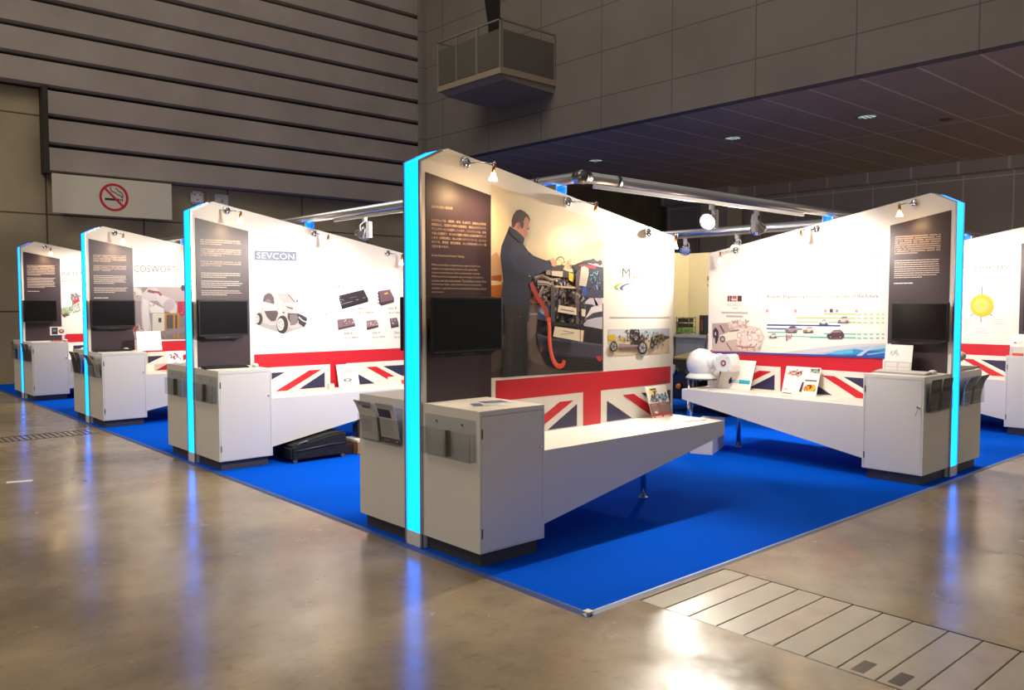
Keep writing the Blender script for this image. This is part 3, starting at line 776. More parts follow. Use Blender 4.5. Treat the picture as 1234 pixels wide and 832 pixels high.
# ------------------------------------------------------------------ cabinets, shelves
def cabinet(F, label, hinge_far=False, open_lock=False):
    t = thing('display_cabinet', label, 'cabinet', W(F,(.25,.27,0)), 'white lockable cabinets beside the walls')
    m = MB(F)
    m.box((0,0,.085),(.5,.518,.89)); m.box((0,.518,.085),(.014,.54,.89)); m.box((.486,.518,.085),(.5,.54,.89)); m.box((.014,.518,.862),(.486,.54,.89)); m.box((.014,.518,.085),(.486,.54,.091))
    m.build('carcass', WHITE, t)
    m = MB(F); m.box((.0165,.519,.0935),(.4835,.5395,.8595)); d = m.build('door', WHITE, t)
    hu = .4835 if hinge_far else .0165
    for z in (.17,.735):
        m = MB(F); m.box((hu-.005,.5385,z),(hu+.005,.5425,z+.055)); m.build('hinge', HINGE, d)
    lu = .035 if hinge_far else .465
    m = MB(F); m.lathe((lu,.5385,.64), (0,1,0), [(0,.009),(.006,.009),(.008,.006)], 14)
    if open_lock: m.tube([(lu,.546,.64),(lu,.575,.648)], .0025, 6); m.lathe((lu,.575,.648),(0,1,.2),[(0,.007),(.003,.007)],10); m.tube([(lu,.57,.645),(lu+.008,.572,.60),(lu+.016,.573,.575)], .0025, 6)
    m.build('lock', CHROME, d)
    m = MB(F); m.box((.03,.0,.0),(.47,.505,.0855)); m.build('plinth', PLINTH, t)
    return t

def wedge_shelf(F, label, leg=True):
    t = thing('wedge_shelf', label, 'shelf', W(F,(1.45,.26,0)), 'tapering white shelves along the walls')
    m = MB(F); m.box((.502,.001,.58),(2.40,.503,.609)); m.prism([(.502,.503,.609),(2.40,.503,.609),(2.40,.503,.503),(.502,.503,.16)], (0,.018,0)); m.box((2.382,.001,.503),(2.40,.503,.58)); m.build('shelf_body', WHITE, t)
    if leg:
        m = MB(F); zt = .16+(2.03-.5)*.181; m.cyl((2.03,.05,.0),(2.03,.05,.58),.022); m.lathe((2.03,.05,0),(0,0,1),[(0,.036),(.008,.036),(.012,.024)],18)
        m.build('leg', CHROME, t)
    return t

def wall_monitor(F, label, bar=(206,204,204), ua=.02, ub=.565, dz=0.0):
    F = F @ Matrix(((( ub-ua)/.53,0,0,ua-.045*(ub-ua)/.53),(0,1,0,0),(0,0,1,dz),(0,0,0,1)))
    t = thing('wall_monitor', label, 'monitor', W(F,(.31,.03,1.19)), 'black flat monitors on the dark boards')
    m = MB(F); m.box((.045,.05,1.193),(.575,.088,1.53)); m.build('housing', BLACK, t, bevel=.006)
    m = MB(F); m.box((.06,.0885,1.212),(.56,.0895,1.517)); m.build('screen', SCREEN, t)
    m = MB(F); m.box((.2,.005,1.28),(.42,.05,1.44)); m.build('wall_bracket', BLACK, t)
    m = MB(F); m.prism([(.09,.055,1.193),(.53,.055,1.193),(.48,.055,1.168),(.14,.055,1.168)], (0,.028,0)); s = m.build('speaker_bar', BLACK, t)
    m = MB(F); m.box((.255,.0835,1.176),(.365,.0845,1.186)); m.build('name_strip', mat('name_strip', bar, .4), s)
    return t

def arm_lamp(F, u, label, watts=9):
    z = top_z(u)-.05 if u > .5 else 2.358
    t = thing('arm_lamp', label, 'lamp', W(F,(u,0,z)), 'small chrome arm lamps along the wall tops')
    m = MB(F); m.lathe((u,.0,z),(0,1,0),[(0,.034),(.008,.036),(.02,.033),(.03,.022),(.034,.0)],22)
    for k in range(6): a = k*PI/3; m.ball((u+.024*math.cos(a),.022,z+.024*math.sin(a)),.005,n=8)
    m.build('mounting_disc', CHROME, t)
    du, vv, zz = .03, .25, z-.028
    m = MB(F); m.tube([(u,.03,z),(u+du*.5,.14,z-.01),(u+du,vv,zz)],.0042); m.ball((u+du,vv,zz+.002),.011,n=12); m.build('arm', CHROME, t)
    m = MB(F); m.cyl((u+du,vv,zz),(u+du,vv-.01,zz-.052),.010,.013); s = m.build('lamp_holder', mat('warm_steel',(170,120,80),.3,1.0), t)
    m = MB(F); m.lathe((u+du,vv-.01,zz-.050),(0,-.12,-1),[(0,.011),(.018,.015),(.05,.029),(.052,.022)],20); m.build('glass_shade', GLOW, t)
    spot(W(F,(u+du,vv-.02,zz-.12)), W(F,(u+du,-.05,zz-.75)), watts*.7, (255,206,150), 140, .9, .03)
    l = bpy.data.lights.new('bulb_light','POINT'); l.energy = watts*.13; l.color = lin((255,206,150))[:3]; l.shadow_soft_size = .03
    o = bpy.data.objects.new('bulb_light', l); C.objects.link(o); o.location = W(F,(u+du,vv+.02,zz-.115))
    return t

def spot(p, q, w, col, ang, blend=.5, rad=.03):
    l = bpy.data.lights.new('lamp_light','SPOT'); l.energy = w; l.color = lin(col)[:3]; l.spot_size = math.radians(ang); l.spot_blend = blend; l.shadow_soft_size = rad
    o = bpy.data.objects.new('lamp_light', l); C.objects.link(o); o.location = p
    o.rotation_euler = (Vector(q)-Vector(p)).to_track_quat('-Z','Y').to_euler()
    return o

# brochure pockets on the aisle faces of the cabinets
def pocket_holder(F, label):
    t = thing('brochure_holder', label, 'brochure holder', W(F,(0,.28,.58)), 'clear acrylic brochure holders on the cabinet ends')
    m = MB(F); m.box((-.004,.03,.60),(-.001,.51,.835)); m.build('back_plate', ACR, t)
    for k in (0,1):
        a = .035+k*.24
        m = MB(F); m.box((-.040,a,.60),(-.037,a+.225,.76)); m.box((-.040,a,.597),(-.001,a+.225,.60)); m.box((-.040,a,.60),(-.001,a+.003,.76)); m.box((-.040,a+.222,.60),(-.001,a+.225,.76))
        m.build('pocket', ACR, t)
        for dz in (.80,):
            m = MB(F); m.lathe((-.004,a+.11,dz),(-1,0,0),[(0,.006),(.003,.006)],10); m.build('screw', HINGE, t)
    return t

def pocket_brochure(F, k, label, paint, curl=.05, h=.275, paper=(214,212,208)):
    """a brochure standing in pocket k (0 nearer the wall), its top curling outward"""
    a = .045+k*.24; w = .205; n = 12; z0 = .603
    def P(s, z, d):
        f = z/h; x = -.010-.018*math.sin(min(1,f*1.6)*PI/2)-curl*max(0,f-.35)**2*1.7
        return F @ Vector((x-d, a+w*.5+(s-.5)*w, z0+z*(1-.05*f*f)))
    sh = Sheet(P, 0)
    for i in range(n):
        za, zb = h*i/n, h*(i+1)/n
        sh.mb.face([P(0,za,0),P(1,za,0),P(1,zb,0),P(0,zb,0)], paper)
        sh.mb.face([P(0,za,-.003),P(0,zb,-.003),P(1,zb,-.003),P(1,za,-.003)], paper)
    for x in (0, 1):
        for i in range(n): sh.mb.face([P(x,h*i/n,0),P(x,h*(i+1)/n,0),P(x,h*(i+1)/n,-.003),P(x,h*i/n,-.003)], paper)
    sh.mb.face([P(0,h,0),P(1,h,0),P(1,h,-.003),P(0,h,-.003)], paper)
    def rect(col, s0, s1, z0_, z1_, d=.0006):
        m = max(1, int((z1_-z0_)*n)+1)
        for i in range(m):
            a_, b_ = z0_+(z1_-z0_)*i/m, z0_+(z1_-z0_)*(i+1)/m
            sh.mb.face([P(s0,a_*h,d),P(s1,a_*h,d),P(s1,b_*h,d),P(s0,b_*h,d)], col)
    paint(rect)
    o = sh.mb.build('brochure', print_mat(), None, norm=False)
    return tag(o, label, 'brochure', 'brochures in the acrylic pockets')

def paint_plain(rect):
    rect((150,150,156),.05,.8,.86,.97); rect((90,94,104),.15,.62,.8,.9)
    for i in range(9): rect((176,174,174),.35,.9,.18+i*.035,.195+i*.035)
def paint_navy(rect):
    rect((190,190,192),.05,.95,.86,.97); rect((36,44,92),.28,.98,.62,.84)
    for i in range(12): rect((180,180,184),.3,.94,.2+i*.032,.213+i*.032)
    rect((34,34,66),.0,1.0,.0,.13,.0008); rect((200,110,80),.55,.85,.05,.075,.001); rect((220,220,230),.1,.2,.05,.08,.001)
def paint_dark(rect):
    rect((44,44,50),.0,1,.0,1); rect((96,96,100),.12,.88,.7,.94,.0008); rect((22,22,26),.34,.62,.5,.6,.001); rect((70,72,74),.1,.9,.1,.4,.0008); rect((20,20,24),.35,.7,.2,.38,.001)
def paint_steel(rect):
    rect((120,124,132),.0,1,.45,1); rect((160,164,170),.1,.9,.05,.4); rect((70,76,90),.1,.6,.8,.93,.0008)

# small leaning card or acrylic stand; paint receives a Sheet with s and z running 0..1
def leaning_card(F, u0, u1, v, z0, h, lean, label, paint, name='leaning_card', cat='display card', paper=(244,242,238), backing=None, group=None, prop=True):
    t = thing(name, label, cat, W(F,((u0+u1)/2, v, z0)), group)
    fl = flipped(F)
    def P(s, z, d):
        u = u1+(u0-u1)*s if fl else u0+(u1-u0)*s
        return F @ Vector((u, v-lean*z+d, z0+h*z))
    def Q(u, z, d): return (u, v-lean*z+d, z0+h*z)
    m = MB(F); m.prism([Q(u0,0,0),Q(u1,0,0),Q(u1,1,0),Q(u0,1,0)], (0,-.004,0)); m.build('card', mat('card_%d_%d_%d'%paper, paper, .5), t)
    s = Sheet(P, .0008); paint(s); s.build('print', t)
    if prop:
        m = MB(F); c = (u0+u1)/2; wv = max(.03, .16-lean)
        m.prism([(c-.04,v-lean*.85-.004,z0+h*.85),(c+.04,v-lean*.85-.004,z0+h*.85),(c+.05,v-lean-.045,z0),(c-.05,v-lean-.045,z0)], (0,-.003,0)); m.build('prop', backing or PAPER, t)
    return t

def flat_leaflet(F, u, v, z, w, d, rot, label, paint, name='leaflet', group=None, th=.002, paper=(240,238,234)):
    ca, sa = math.cos(rot), math.sin(rot)
    fl = -1 if flipped(F) else 1
    def P(s, q, dd): x = (s-.5)*w; y = (.5-q)*d; return F @ Vector((u+fl*(x*ca-y*sa), v+(x*sa+y*ca), z+th+dd))
    sh = Sheet(P, 0); sh.poly(paper, [(0,0),(1,0),(1,1),(0,1)])
    B = lambda s, q: P(s, q, -th)
    for a, b in (((0,0),(1,0)),((1,0),(1,1)),((1,1),(0,1)),((0,1),(0,0))): sh.mb.face([B(*a),B(*b),P(b[0],b[1],0),P(a[0],a[1],0)], paper)
    sh.mb.face([B(0,0),B(0,1),B(1,1),B(1,0)], paper)
    sh.d = .0003; paint(sh)
    o = sh.mb.build(name, print_mat(), None, norm=False)
    return tag(o, label, 'leaflet', group)

def keyboard(F, u, v, z, w, label, dark=True, rot=0.0):
    t = thing('keyboard', label, 'keyboard', W(F,(u,v,z)))
    R = F @ Matrix.Translation((u,v,z)) @ Matrix.Rotation(rot,4,'Z')
    m = MB(R); m.prism([(-w/2,-.07,.0),(-w/2,.07,.0),(-w/2,.07,.010),(-w/2,-.07,.022)], (w,0,0)); m.build('case', BLACK if dark else mat('keyboard_grey',(150,150,150),.5), t)
    m = MB(R); n = int(w/.0195)
    for r in range(5):
        for c in range(n):
            x = -w/2+.008+c*(w-.016)/n; y = -.06+r*.024; zt = .022-(y+.07)/.14*.012
            m.box((x,y,zt-.002),(x+(w-.016)/n-.003,y+.020,zt+.004))
    m.build('keys', mat('key_black',(36,36,38),.5) if dark else mat('key_white',(226,224,220),.5), t)
    return t
def mouse(F, u, v, z, label, col=(236,234,230)):
    m = MB(F @ Matrix.Translation((u,v,z))); m.ball((0,0,.010),.03,(1.0,1.6,.62),16)
    for q in m.bm.verts: pass
    o = m.build('computer_mouse', mat('mouse_%d'%col[0], col, .35), None); o.location.z = z
    return tag(o, label, 'mouse')
# ------------------------------------------------------------------ the stands
UA = FX(2.92, 4.07); UB = FX(2.92, 7.67); UC = FX(2.92, 11.08); UD = FX(2.92, 14.60)
UE = FY(7.47, 2.75); UG = FY(10.95, 2.75)
display_wall(UA, 'tall white wall nearest the camera, printed with a man working on a car', ART['A'], copy_A,
    {'workshop_photo':'printed photo of a man in navy beside an opened car','chassis_photo':'printed photo of a bare vehicle chassis','logo_print':'faint lettering over a green and blue swoosh'})
display_wall(UB, 'white wall printed with a small white car and grey electronic boxes', ART['B'], lambda P,b,f: greek(P,b,f,1,((2.07,3),(1.985,4),(1.87,3)),((1.765,3),(1.69,4),(1.60,3)),1.50),
    {'car_print':'printed picture of a small white two-seat car','product_print':'printed pictures of five electronic units'})
display_wall(UC, 'white wall printed with a photo of a robot arm and yellow rails', ART['C'], lambda P,b,f: greek(P,b,f,31,((2.07,5),(1.94,4)),((1.82,6),(1.67,4)),1.545),
    {'robot_photo':'printed photo of a white robot arm'})
display_wall(UD, 'farthest white wall on the left, beside the concrete hall wall', ART['D'], lambda P,b,f: greek(P,b,f,61,((2.06,9),),((1.87,9),),1.66))
display_wall(UE, 'white wall on the right printed with a timeline of small cars over blue waves', ART['E'], lambda P,b,f: greek(P,b,f,121,((2.07,9),),((1.86,9),),1.66),
    {'timeline_print':'printed timeline of cars on coloured bars','vintage_photo':'printed sepia photo of old and new cars','partner_logo_print':'very faint printed emblem'})
display_wall(UG, 'white wall cut by the right edge of the photo, printed with a yellow disc diagram', ART['F'], lambda P,b,f: greek(P,b,f,151,((2.07,9),),((1.86,9),),1.66),
    {'diagram_print':'printed diagram with a yellow disc'})

names = {'A':('nearest wall','man working on a car'),'B':('small car wall',''),'C':('robot arm wall',''),'D':('farthest left wall',''),'E':('car timeline wall',''),'G':('yellow disc wall','')}
for k, F, far in (('A',UA,False),('B',UB,False),('C',UC,False),('D',UD,False),('E',UE,True),('G',UG,True)):
    n = names[k][0]
    cabinet(F, {'A':'white cabinet in front of the nearest wall, its grey door facing the camera','B':'white cabinet with black keyboard on top, under the small car wall monitor','C':'white cabinet under the robot arm wall monitor','D':'white cabinet under the farthest left wall monitor','E':'white cabinet under the car timeline wall monitor, key in its lock','G':'white cabinet at the right edge, in front of the yellow disc wall'}[k], far, k == 'E')
    cabinet(back(F), {'A':'white cabinet left of the nearest light strip, two pale brochures on its end','B':'white cabinet behind the small car wall, empty holder on its end','C':'white cabinet behind the robot arm wall','D':'white cabinet behind the farthest left wall','E':'white cabinet behind the car timeline wall, rolled newspapers on top','G':'white cabinet behind the yellow disc wall'}[k], not far)
    wedge_shelf(F, {'A':'tapering white shelf on the front of the nearest wall','B':'tapering white shelf on the small car wall, black bag beneath','C':'tapering white shelf on the robot arm wall','D':'tapering white shelf on the farthest left wall','E':'tapering white shelf on the car timeline wall, pictured cards on it','G':'tapering white shelf on the yellow disc wall'}[k])
    wedge_shelf(back(F), 'tapering white shelf on the rear of the '+n, leg=False)
    wall_monitor(F, {'A':'black monitor on the nearest wall beside the printed man','B':'black monitor on the dark board of the small car wall','C':'black monitor on the dark board of the robot arm wall','D':'black monitor on the farthest left wall above a picture card','E':'black monitor on the right above the white keyboard','G':'black monitor cut by the right edge of the photo'}[k], (60,60,64) if k in 'AC' else (206,204,204), *{'A':(.02,.565,0),'B':(.01,.49,-.012),'C':(.01,.53,-.005),'D':(-.005,.46,-.005),'E':(.0,.475,-.035),'G':(.0,.475,-.035)}[k])
    wall_monitor(back(F), 'black monitor on the rear of the '+n)
    for i, u in enumerate((.33,1.234,2.115)):
        arm_lamp(F, u, '%s on the %s' % (('chrome arm lamp nearest the lit end','middle chrome arm lamp','chrome arm lamp farthest from the lit end')[i], n), {'A':(30,13,10),'B':(13,11,11),'C':(13,11,11),'D':(12,12,12),'E':(12,12,12),'G':(12,12,12)}[k][i])
    if k in 'BCE':
        arm_lamp(back(F), .33, 'chrome arm lamp on the rear of the '+n+' by its lit end', 6)

# pockets and brochures
for F, l in ((UA,'empty acrylic holder on the nearest cabinet right of the light strip'),(back(UA),'acrylic holder with two pale brochures left of the nearest light strip'),
             (UB,'empty acrylic holder right of the light strip on the small car cabinet'),(back(UB),'empty acrylic holder left of the light strip on the small car cabinet'),
             (UC,'acrylic holder with curled brochures right of the robot arm wall light strip'),(back(UC),'acrylic holder left of the robot arm wall light strip'),
             (UD,'acrylic holder right of the farthest light strip'),(back(UD),'acrylic holder left of the farthest light strip'),
             (UE,'acrylic holder with dark leaflets left of the right-hand light strip'),(back(UE),'acrylic holder with grey brochures right of the right-hand light strip')):
    pocket_holder(F, l)
BA = back(UA)
pocket_brochure(BA, 1, 'pale curled brochure at the outer edge of the cabinet left of the nearest strip', paint_plain, .075, .27)
pocket_brochure(BA, 0, 'pale brochure with navy block beside the nearest light strip', paint_navy, .06, .272)
pocket_brochure(UC, 0, 'curled brochure right beside the robot arm wall light strip', paint_steel, .08, .27)
pocket_brochure(UC, 1, 'curled brochure at the corner of the robot arm cabinet', paint_plain, .08, .27)
pocket_brochure(back(UC), 0, 'dark brochure just left of the robot arm wall light strip', paint_dark, .05)
pocket_brochure(back(UC), 1, 'dark brochure at the outer corner left of the robot arm wall strip', paint_dark, .05)
pocket_brochure(UD, 0, 'dark brochure right of the farthest light strip', paint_dark, .03)
pocket_brochure(UD, 1, 'dark brochure at the corner of the farthest left cabinet', paint_dark, .03)
pocket_brochure(back(UD), 1, 'grey brochure left of the farthest light strip', paint_steel, .03)
pocket_brochure(UE, 1, 'dark leaflet at the corner of the key-locked cabinet', paint_dark, .02)
pocket_brochure(UE, 0, 'dark leaflet between the key-locked cabinet corner and the light strip', paint_dark, .02)
pocket_brochure(back(UE), 0, 'grey curled brochure right of the right-hand light strip', paint_steel, .085, .262)
pocket_brochure(back(UE), 1, 'grey curled brochure at the outer corner under the newspapers', paint_steel, .09, .262)

# things on the cabinets and shelves
def p_blue(s): s.rect((70,100,150),(.1,.1),(.9,.5)); s.rect((60,50,54),(.1,.55),(.9,.9)); s.rect((120,160,210),(.2,.15),(.7,.3))
def p_pale(s):
    for i in range(6): s.rect((206,204,204),(.1,.15+i*.12),(.85,.19+i*.12))
    s.rect((150,160,176),(.12,.05),(.5,.12))
flat_leaflet(UA, .24,.33,.8905,.20,.14,.5,'white and blue leaflet fanned on the nearest cabinet top', lambda s: (p_pale(s), s.rect((90,110,150),(.0,.0),(.3,.9))), group='leaflets on the nearest cabinet')
flat_leaflet(UA, .33,.27,.893,.20,.13,.25,'blue and brown leaflet lying on top of the fan on the nearest cabinet', p_blue, group='leaflets on the nearest cabinet')
def p_red(s):
    s.rect((236,222,120),(.12,.74),(.5,.93)); s.rect((110,70,40),(.2,.86),(.48,.92)); s.rect((60,50,40),(.3,.8),(.5,.84))
    s.bits([(150,140,140),(120,160,190),(70,80,90),(200,190,190)],[(.12,.48),(.9,.48),(.9,.7),(.12,.7)],46,.03,.12,5)
    s.poly((120,176,206),[(.5,.68),(.58,.72),(.92,.6),(.9,.54)])
    s.rect((134,98,96),(.0,.09),(1,.45)); s.rect((196,50,44),(.0,.04),(1,.12)); s.rect((196,120,112),(.08,.37),(.35,.42)); s.rect((196,120,112),(.5,.37),(.8,.42))
    for i in range(8): s.rect((176,150,146),(.08,.17+i*.024),(.42,.178+i*.024)); s.rect((176,150,146),(.5,.17+i*.024),(.9,.178+i*.024))
    s.rect((236,226,220),(.16,.13),(.3,.2)); s.rect((244,240,234),(.0,.0),(1,.04)); s.rect((60,40,40),(.05,.005),(.14,.03)); s.rect((60,40,40),(.84,.005),(.95,.03)); s.rect((196,50,44),(.46,.0),(.54,.05))
leaning_card(UA, 2.085,2.335,.09,.612,.235,.075,'tall leaning card with grey and red lower half on the nearest shelf', p_red)
flat_leaflet(UA, 2.2,.34,.6105,.28,.10,.15,'thin pale leaflet lying near the free end of the nearest shelf', p_pale)

keyboard(UB, .20,.22,.8905,.40,'black keyboard on the cabinet under the small car wall monitor', True, .1)
mouse(UB, .45,.30,.8905,'white rounded mouse beside the black keyboard')
def p_ctrl(s): s.rect((206,200,204),(.3,.6),(.75,.78)); s.ell((120,104,110),(.45,.3),(.2,0),(0,.08),12); s.ell((230,226,226),(.45,.3),(.1,0),(0,.05),12); s.rect((216,212,212),(.1,.88),(.8,.92))
leaning_card(UB, 1.455,1.70,.10,.612,.235,.06,'white leaning card with a small round picture on the small car shelf', p_ctrl)
m = MB(UB); 
b = leaning_card(UB, 1.95,2.25,.30,.612,.09,.05,'low red and cream card lying back on the small car shelf', lambda s: (s.rect((244,234,214),(.05,.05),(.95,.8)), s.rect((214,60,60),(.5,.1),(.8,.6)), s.rect((236,200,170),(.1,.55),(.7,.7))), paper=(240,228,214))
flat_leaflet(UB, 1.75,.34,.6105,.30,.21,.1,'cream leaflet lying on the small car shelf', lambda s: s.rect((236,232,206),(.1,.4),(.8,.8)))
mm = MB(UB); mm.box((1.30,.12,.611),(1.36,.17,.665)); mm.box((1.29,.11,.6105),(1.37,.18,.614)); o = mm.build('card_holder', mat('pink_white',(240,214,210),.4), None, bevel=.003); tag(o,'small pale block standing on the small car shelf','card holder')

keyboard(UC, .22,.20,.8905,.42,'black keyboard on the cabinet under the robot arm wall monitor', True, 0)
mouse(UC, .40,.12,.8905,'white mouse beside the keyboard under the robot arm monitor')
leaning_card(UC, .475,.77,.33,.8905,.24,.06,'blank white leaning card on the robot arm cabinet, seen before the red band', lambda s: s.rect((236,234,232),(0,.5),(1,.515)))
leaning_card(UC, .83,1.03,.36,.612,.26,.06,'white leaning card with red and grey marks on the robot arm shelf', lambda s: (s.bits([(90,60,70),(200,80,90),(210,206,210)],[(.1,.6),(.8,.6),(.8,.85),(.1,.85)],14,.04,.12,3), s.ell((190,190,200),(.5,.35),(.2,0),(0,.12),12)))
def p_pic(s): s.rect((40,40,44),(.1,.1),(.48,.9)); s.rect((110,130,120),(.18,.4),(.4,.7)); s.ell((150,90,60),(.72,.45),(.18,0),(0,.26),16); s.ell((236,220,206),(.72,.5),(.08,0),(0,.1),10)
t = leaning_card(UD, .30,.52,.32,.985,.13,.0,'small picture card raised on a clear stand by the farthest left monitor', p_pic, prop=False)
m = MB(UD); m.box((.30,.322,.8905),(.52,.326,.985)); m.box((.30,.25,.8905),(.52,.40,.8935)); m.build('clear_stand', ACR, t)
for i, u in enumerate((.335,.435)):
    m = MB(UD); m.box((u-.035,.36,.8945),(u+.035,.45,.908)); o = m.build('card_pack', mat('red_pack',(206,70,64),.5), None, bevel=.002); tag(o, ('left','right')[i]+' of two small red packs on the farthest left cabinet','pack','red packs on the farthest left cabinet')
mouse(UD, .47,.50,.8905,'white mouse at the edge of the farthest left cabinet')

keyboard(UE, .28,.30,.8905,.44,'white keyboard on the key-locked cabinet', False, .0)
mouse(UE, .07,.20,.8905,'white mouse by the right-hand light strip', (240,238,234))
def p_tent(s): s.bits([(190,186,196),(214,210,216)],[(.15,.62),(.5,.62),(.5,.75),(.15,.75)],8,.03,.1,3); s.rect((206,200,200),(0,0),(1,.38)); s.rect((226,222,222),(.06,.2),(.46,.34)); s.rect((226,222,222),(.54,.2),(.94,.34)); s.rect((226,222,222),(.06,.04),(.46,.16)); s.rect((226,222,222),(.54,.04),(.94,.16))
leaning_card(UE, .265,.50,.16,.8905,.235,.035,'white tent card behind the white keyboard', p_tent, name='tent_card', backing=mat('black_card',(26,24,30),.5))
def p_teal(s): s.rect((30,176,206),(.62,.2),(.95,.33)); s.rect((190,206,214),(.4,.2),(.6,.32)); s.poly((30,28,60),[(.30,.3),(.36,.42),(.42,.24),(.36,.16),(.31,.2)])
leaning_card(UE, 1.83,2.21,.17,.612,.29,.11,'large white leaning card with a teal bar on the car timeline shelf', p_teal)
def p_race(s):
    s.rect((214,200,190),(.1,.66),(.5,.86)); s.bits([(60,40,40),(220,90,40),(180,150,140)],[(.12,.68),(.48,.68),(.48,.84),(.12,.84)],26,.02,.08,4)
    s.rect((150,144,138),(.72,.8),(.98,.96)); s.bits([(60,50,50),(200,196,190)],[(.74,.82),(.96,.82),(.96,.94),(.74,.94)],10,.02,.07,6)
    s.rect((120,110,100),(.62,.5),(.95,.56)); s.poly((236,160,40),[(.6,.2),(.7,.38),(.9,.4),(.97,.26),(.9,.16),(.66,.14)]); s.bits([(200,60,30),(90,40,30),(250,210,80)],[(.62,.18),(.94,.18),(.94,.36),(.62,.36)],16,.02,.07,7)
    s.poly((60,30,50),[(.5,.1),(.55,.46),(.6,.46),(.58,.1)]); s.rect((60,44,40),(.04,.01),(.3,.03)); s.ell((206,190,186),(.12,.16),(.06,0),(0,.04),8)
leaning_card(UE, 1.14,1.50,.14,.612,.26,.09,'leaning card with orange racing car pictures on the car timeline shelf', p_race)
flat_leaflet(UE, 1.75,.32,.6105,.30,.14,.2,'pale leaflet with reddish marks lying left of the racing car card', lambda s: (s.rect((214,170,160),(.1,.3),(.9,.5)), s.rect((206,204,204),(.1,.6),(.7,.8))))
flat_leaflet(UE, 1.28,.34,.6105,.30,.12,-.1,'leaflet lying before the racing car card', lambda s: s.rect((190,150,120),(.2,.2),(.6,.5)))
flat_leaflet(UE, 2.2,.38,.6105,.28,.12,-.2,'thin leaflet lying at the free end of the car timeline shelf', p_pale)
flat_leaflet(UE, .75,.36,.6105,.28,.12,.3,'pale leaflet lying next to the key-locked cabinet on the shelf', p_pale)
# newspapers on the rear cabinet on the right
BE = back(UE)
m = MB(BE)
m.prism([(.03,.10,.892),(.40,.06,.892),(.46,.60,.892),(.06,.66,.892)],(0,0,.018)); o = m.build('newspaper', mat('newsprint',(214,206,194),.8,noise=(90,(150,142,134),2)), None); tag(o,'flat folded newspaper under the rolled one behind the right-hand light strip','newspaper','newspapers')
m = MB(BE); m.tube([(.12,.02,.945),(.15,.28,.965),(.19,.58,1.0)],[.030,.038,.040],14); o = m.build('newspaper', MATS['newsprint'], None); tag(o,'rolled newspaper lying across the flat one behind the right-hand light strip','newspaper','newspapers')
# card stand on the right edge cabinet
leaning_card(UG, .30,.53,.33,.8905,.24,.04,'white tent card at the right edge of the photo on the last cabinet', lambda s: (s.rect((150,90,90),(.15,.55),(.9,.62)), s.ell((236,226,220),(.5,.6),(.25,0),(0,.08),12), s.rect((206,200,196),(0,0),(1,.4))), name='tent_card')
m = MB(UG); m.box((.47,.40,.8905),(.53,.404,.98)); o = m.build('clear_card_holder', ACR, None); tag(o,'small clear holder with a red-edged card beside the last tent card','card holder')
m = MB(UG); m.box((.36,.42,.8905),(.46,.47,.92)); o = m.build('card_pack', mat('red_pack',(206,70,64),.5), None, bevel=.002); tag(o,'small dark red pack before the last tent card','pack')

# ------------------------------------------------------------------ things under and between the stands
# wheeled black case under the small car shelf
t = thing('black_case','long black soft case on the carpet under the small car shelf','case',(3.86,7.18,0))
m = MB(); m.prism([(3.56,7.03,.02),(4.14,7.03,.02),(4.14,7.03,.245),(4.0,7.03,.245),(3.60,7.03,.168),(3.56,7.03,.15)],(0,.37,0)); bmesh.ops.bevel(m.bm, geom=m.bm.edges[:], offset=.018, segments=3, affect='EDGES'); m.build('body', mat('black_fabric',(24,24,28),.8,bump=(40,.6)), t)
m = MB(); m.tube([(3.6,7.026,.11),(3.75,7.022,.125),(3.95,7.022,.14),(4.12,7.026,.14)],.006); m.build('zip', STEEL, t)
m = MB(); m.tube([(3.62,7.05,.155),(3.64,7.02,.185),(3.71,7.02,.20),(3.74,7.06,.185)],.008); m.build('handle', mat('grey_strap',(120,118,116),.5), t)
for x in (3.60,4.10):
    m = MB(); m.cyl((x,7.04,.022),(x,7.075,.022),.022); m.build('wheel', mat('grey_wheel',(96,96,98),.5), t)
# carton and dark folder on it
t = thing('cardboard_box','open brown carton on the carpet beyond the black case','box',(4.42,7.2,0))
m = MB()
for a, b in (((4.26,7.04,0),(4.56,7.045,.12)),((4.26,7.365,0),(4.56,7.37,.12)),((4.26,7.04,0),(4.265,7.37,.12)),((4.555,7.04,0),(4.56,7.37,.12)),((4.26,7.04,0),(4.56,7.37,.005))): m.box(a,b)
m.build('box_walls', mat('carton',(176,124,70),.8), t)
m = MB(); m.box((4.30,7.0385,.085),(4.33,7.0405,.10)); m.build('hand_hole', BLACK, t)
m = MB(); m.prism([(4.28,7.06,.06),(4.54,7.06,.06),(4.54,7.35,.06),(4.28,7.35,.06)],(0,0,.075)); o = m.build('paper_stack', PAPER, None); tag(o,'stack of white paper in the brown carton','paper stack')
m = MB(); m.box((4.36,7.08,.136),(4.60,7.34,.32)); bmesh.ops.bevel(m.bm, geom=m.bm.edges[:], offset=.05, segments=3, affect='EDGES'); o = m.build('dark_bag', mat('slate_cloth',(52,54,66),.7,bump=(30,.5)), None); tag(o,'slate grey bag resting on the carton','bag')
m = MB(); m.box((4.16,7.1,0),(4.25,7.36,.10)); o = m.build('dark_folder_box', mat('brown_black',(40,28,26),.6), None, bevel=.004); tag(o,'dark low box between black case and carton','box')
# white low box under the right-hand shelf
t = thing('white_box','low white box on the blue carpet beneath the far end of the car timeline shelf','box',(7.08,4.98,0))
RB = Matrix.Translation((6.83,4.69,0)) @ Matrix.Rotation(.39,4,'Z')
m = MB(RB); m.box((0,0,0),(.56,.22,.285)); m.build('body', WHITE, t, bevel=.003)
m = MB(RB); m.box((-.005,-.005,.285),(.565,.225,.303)); m.build('lid', WHITE, t)
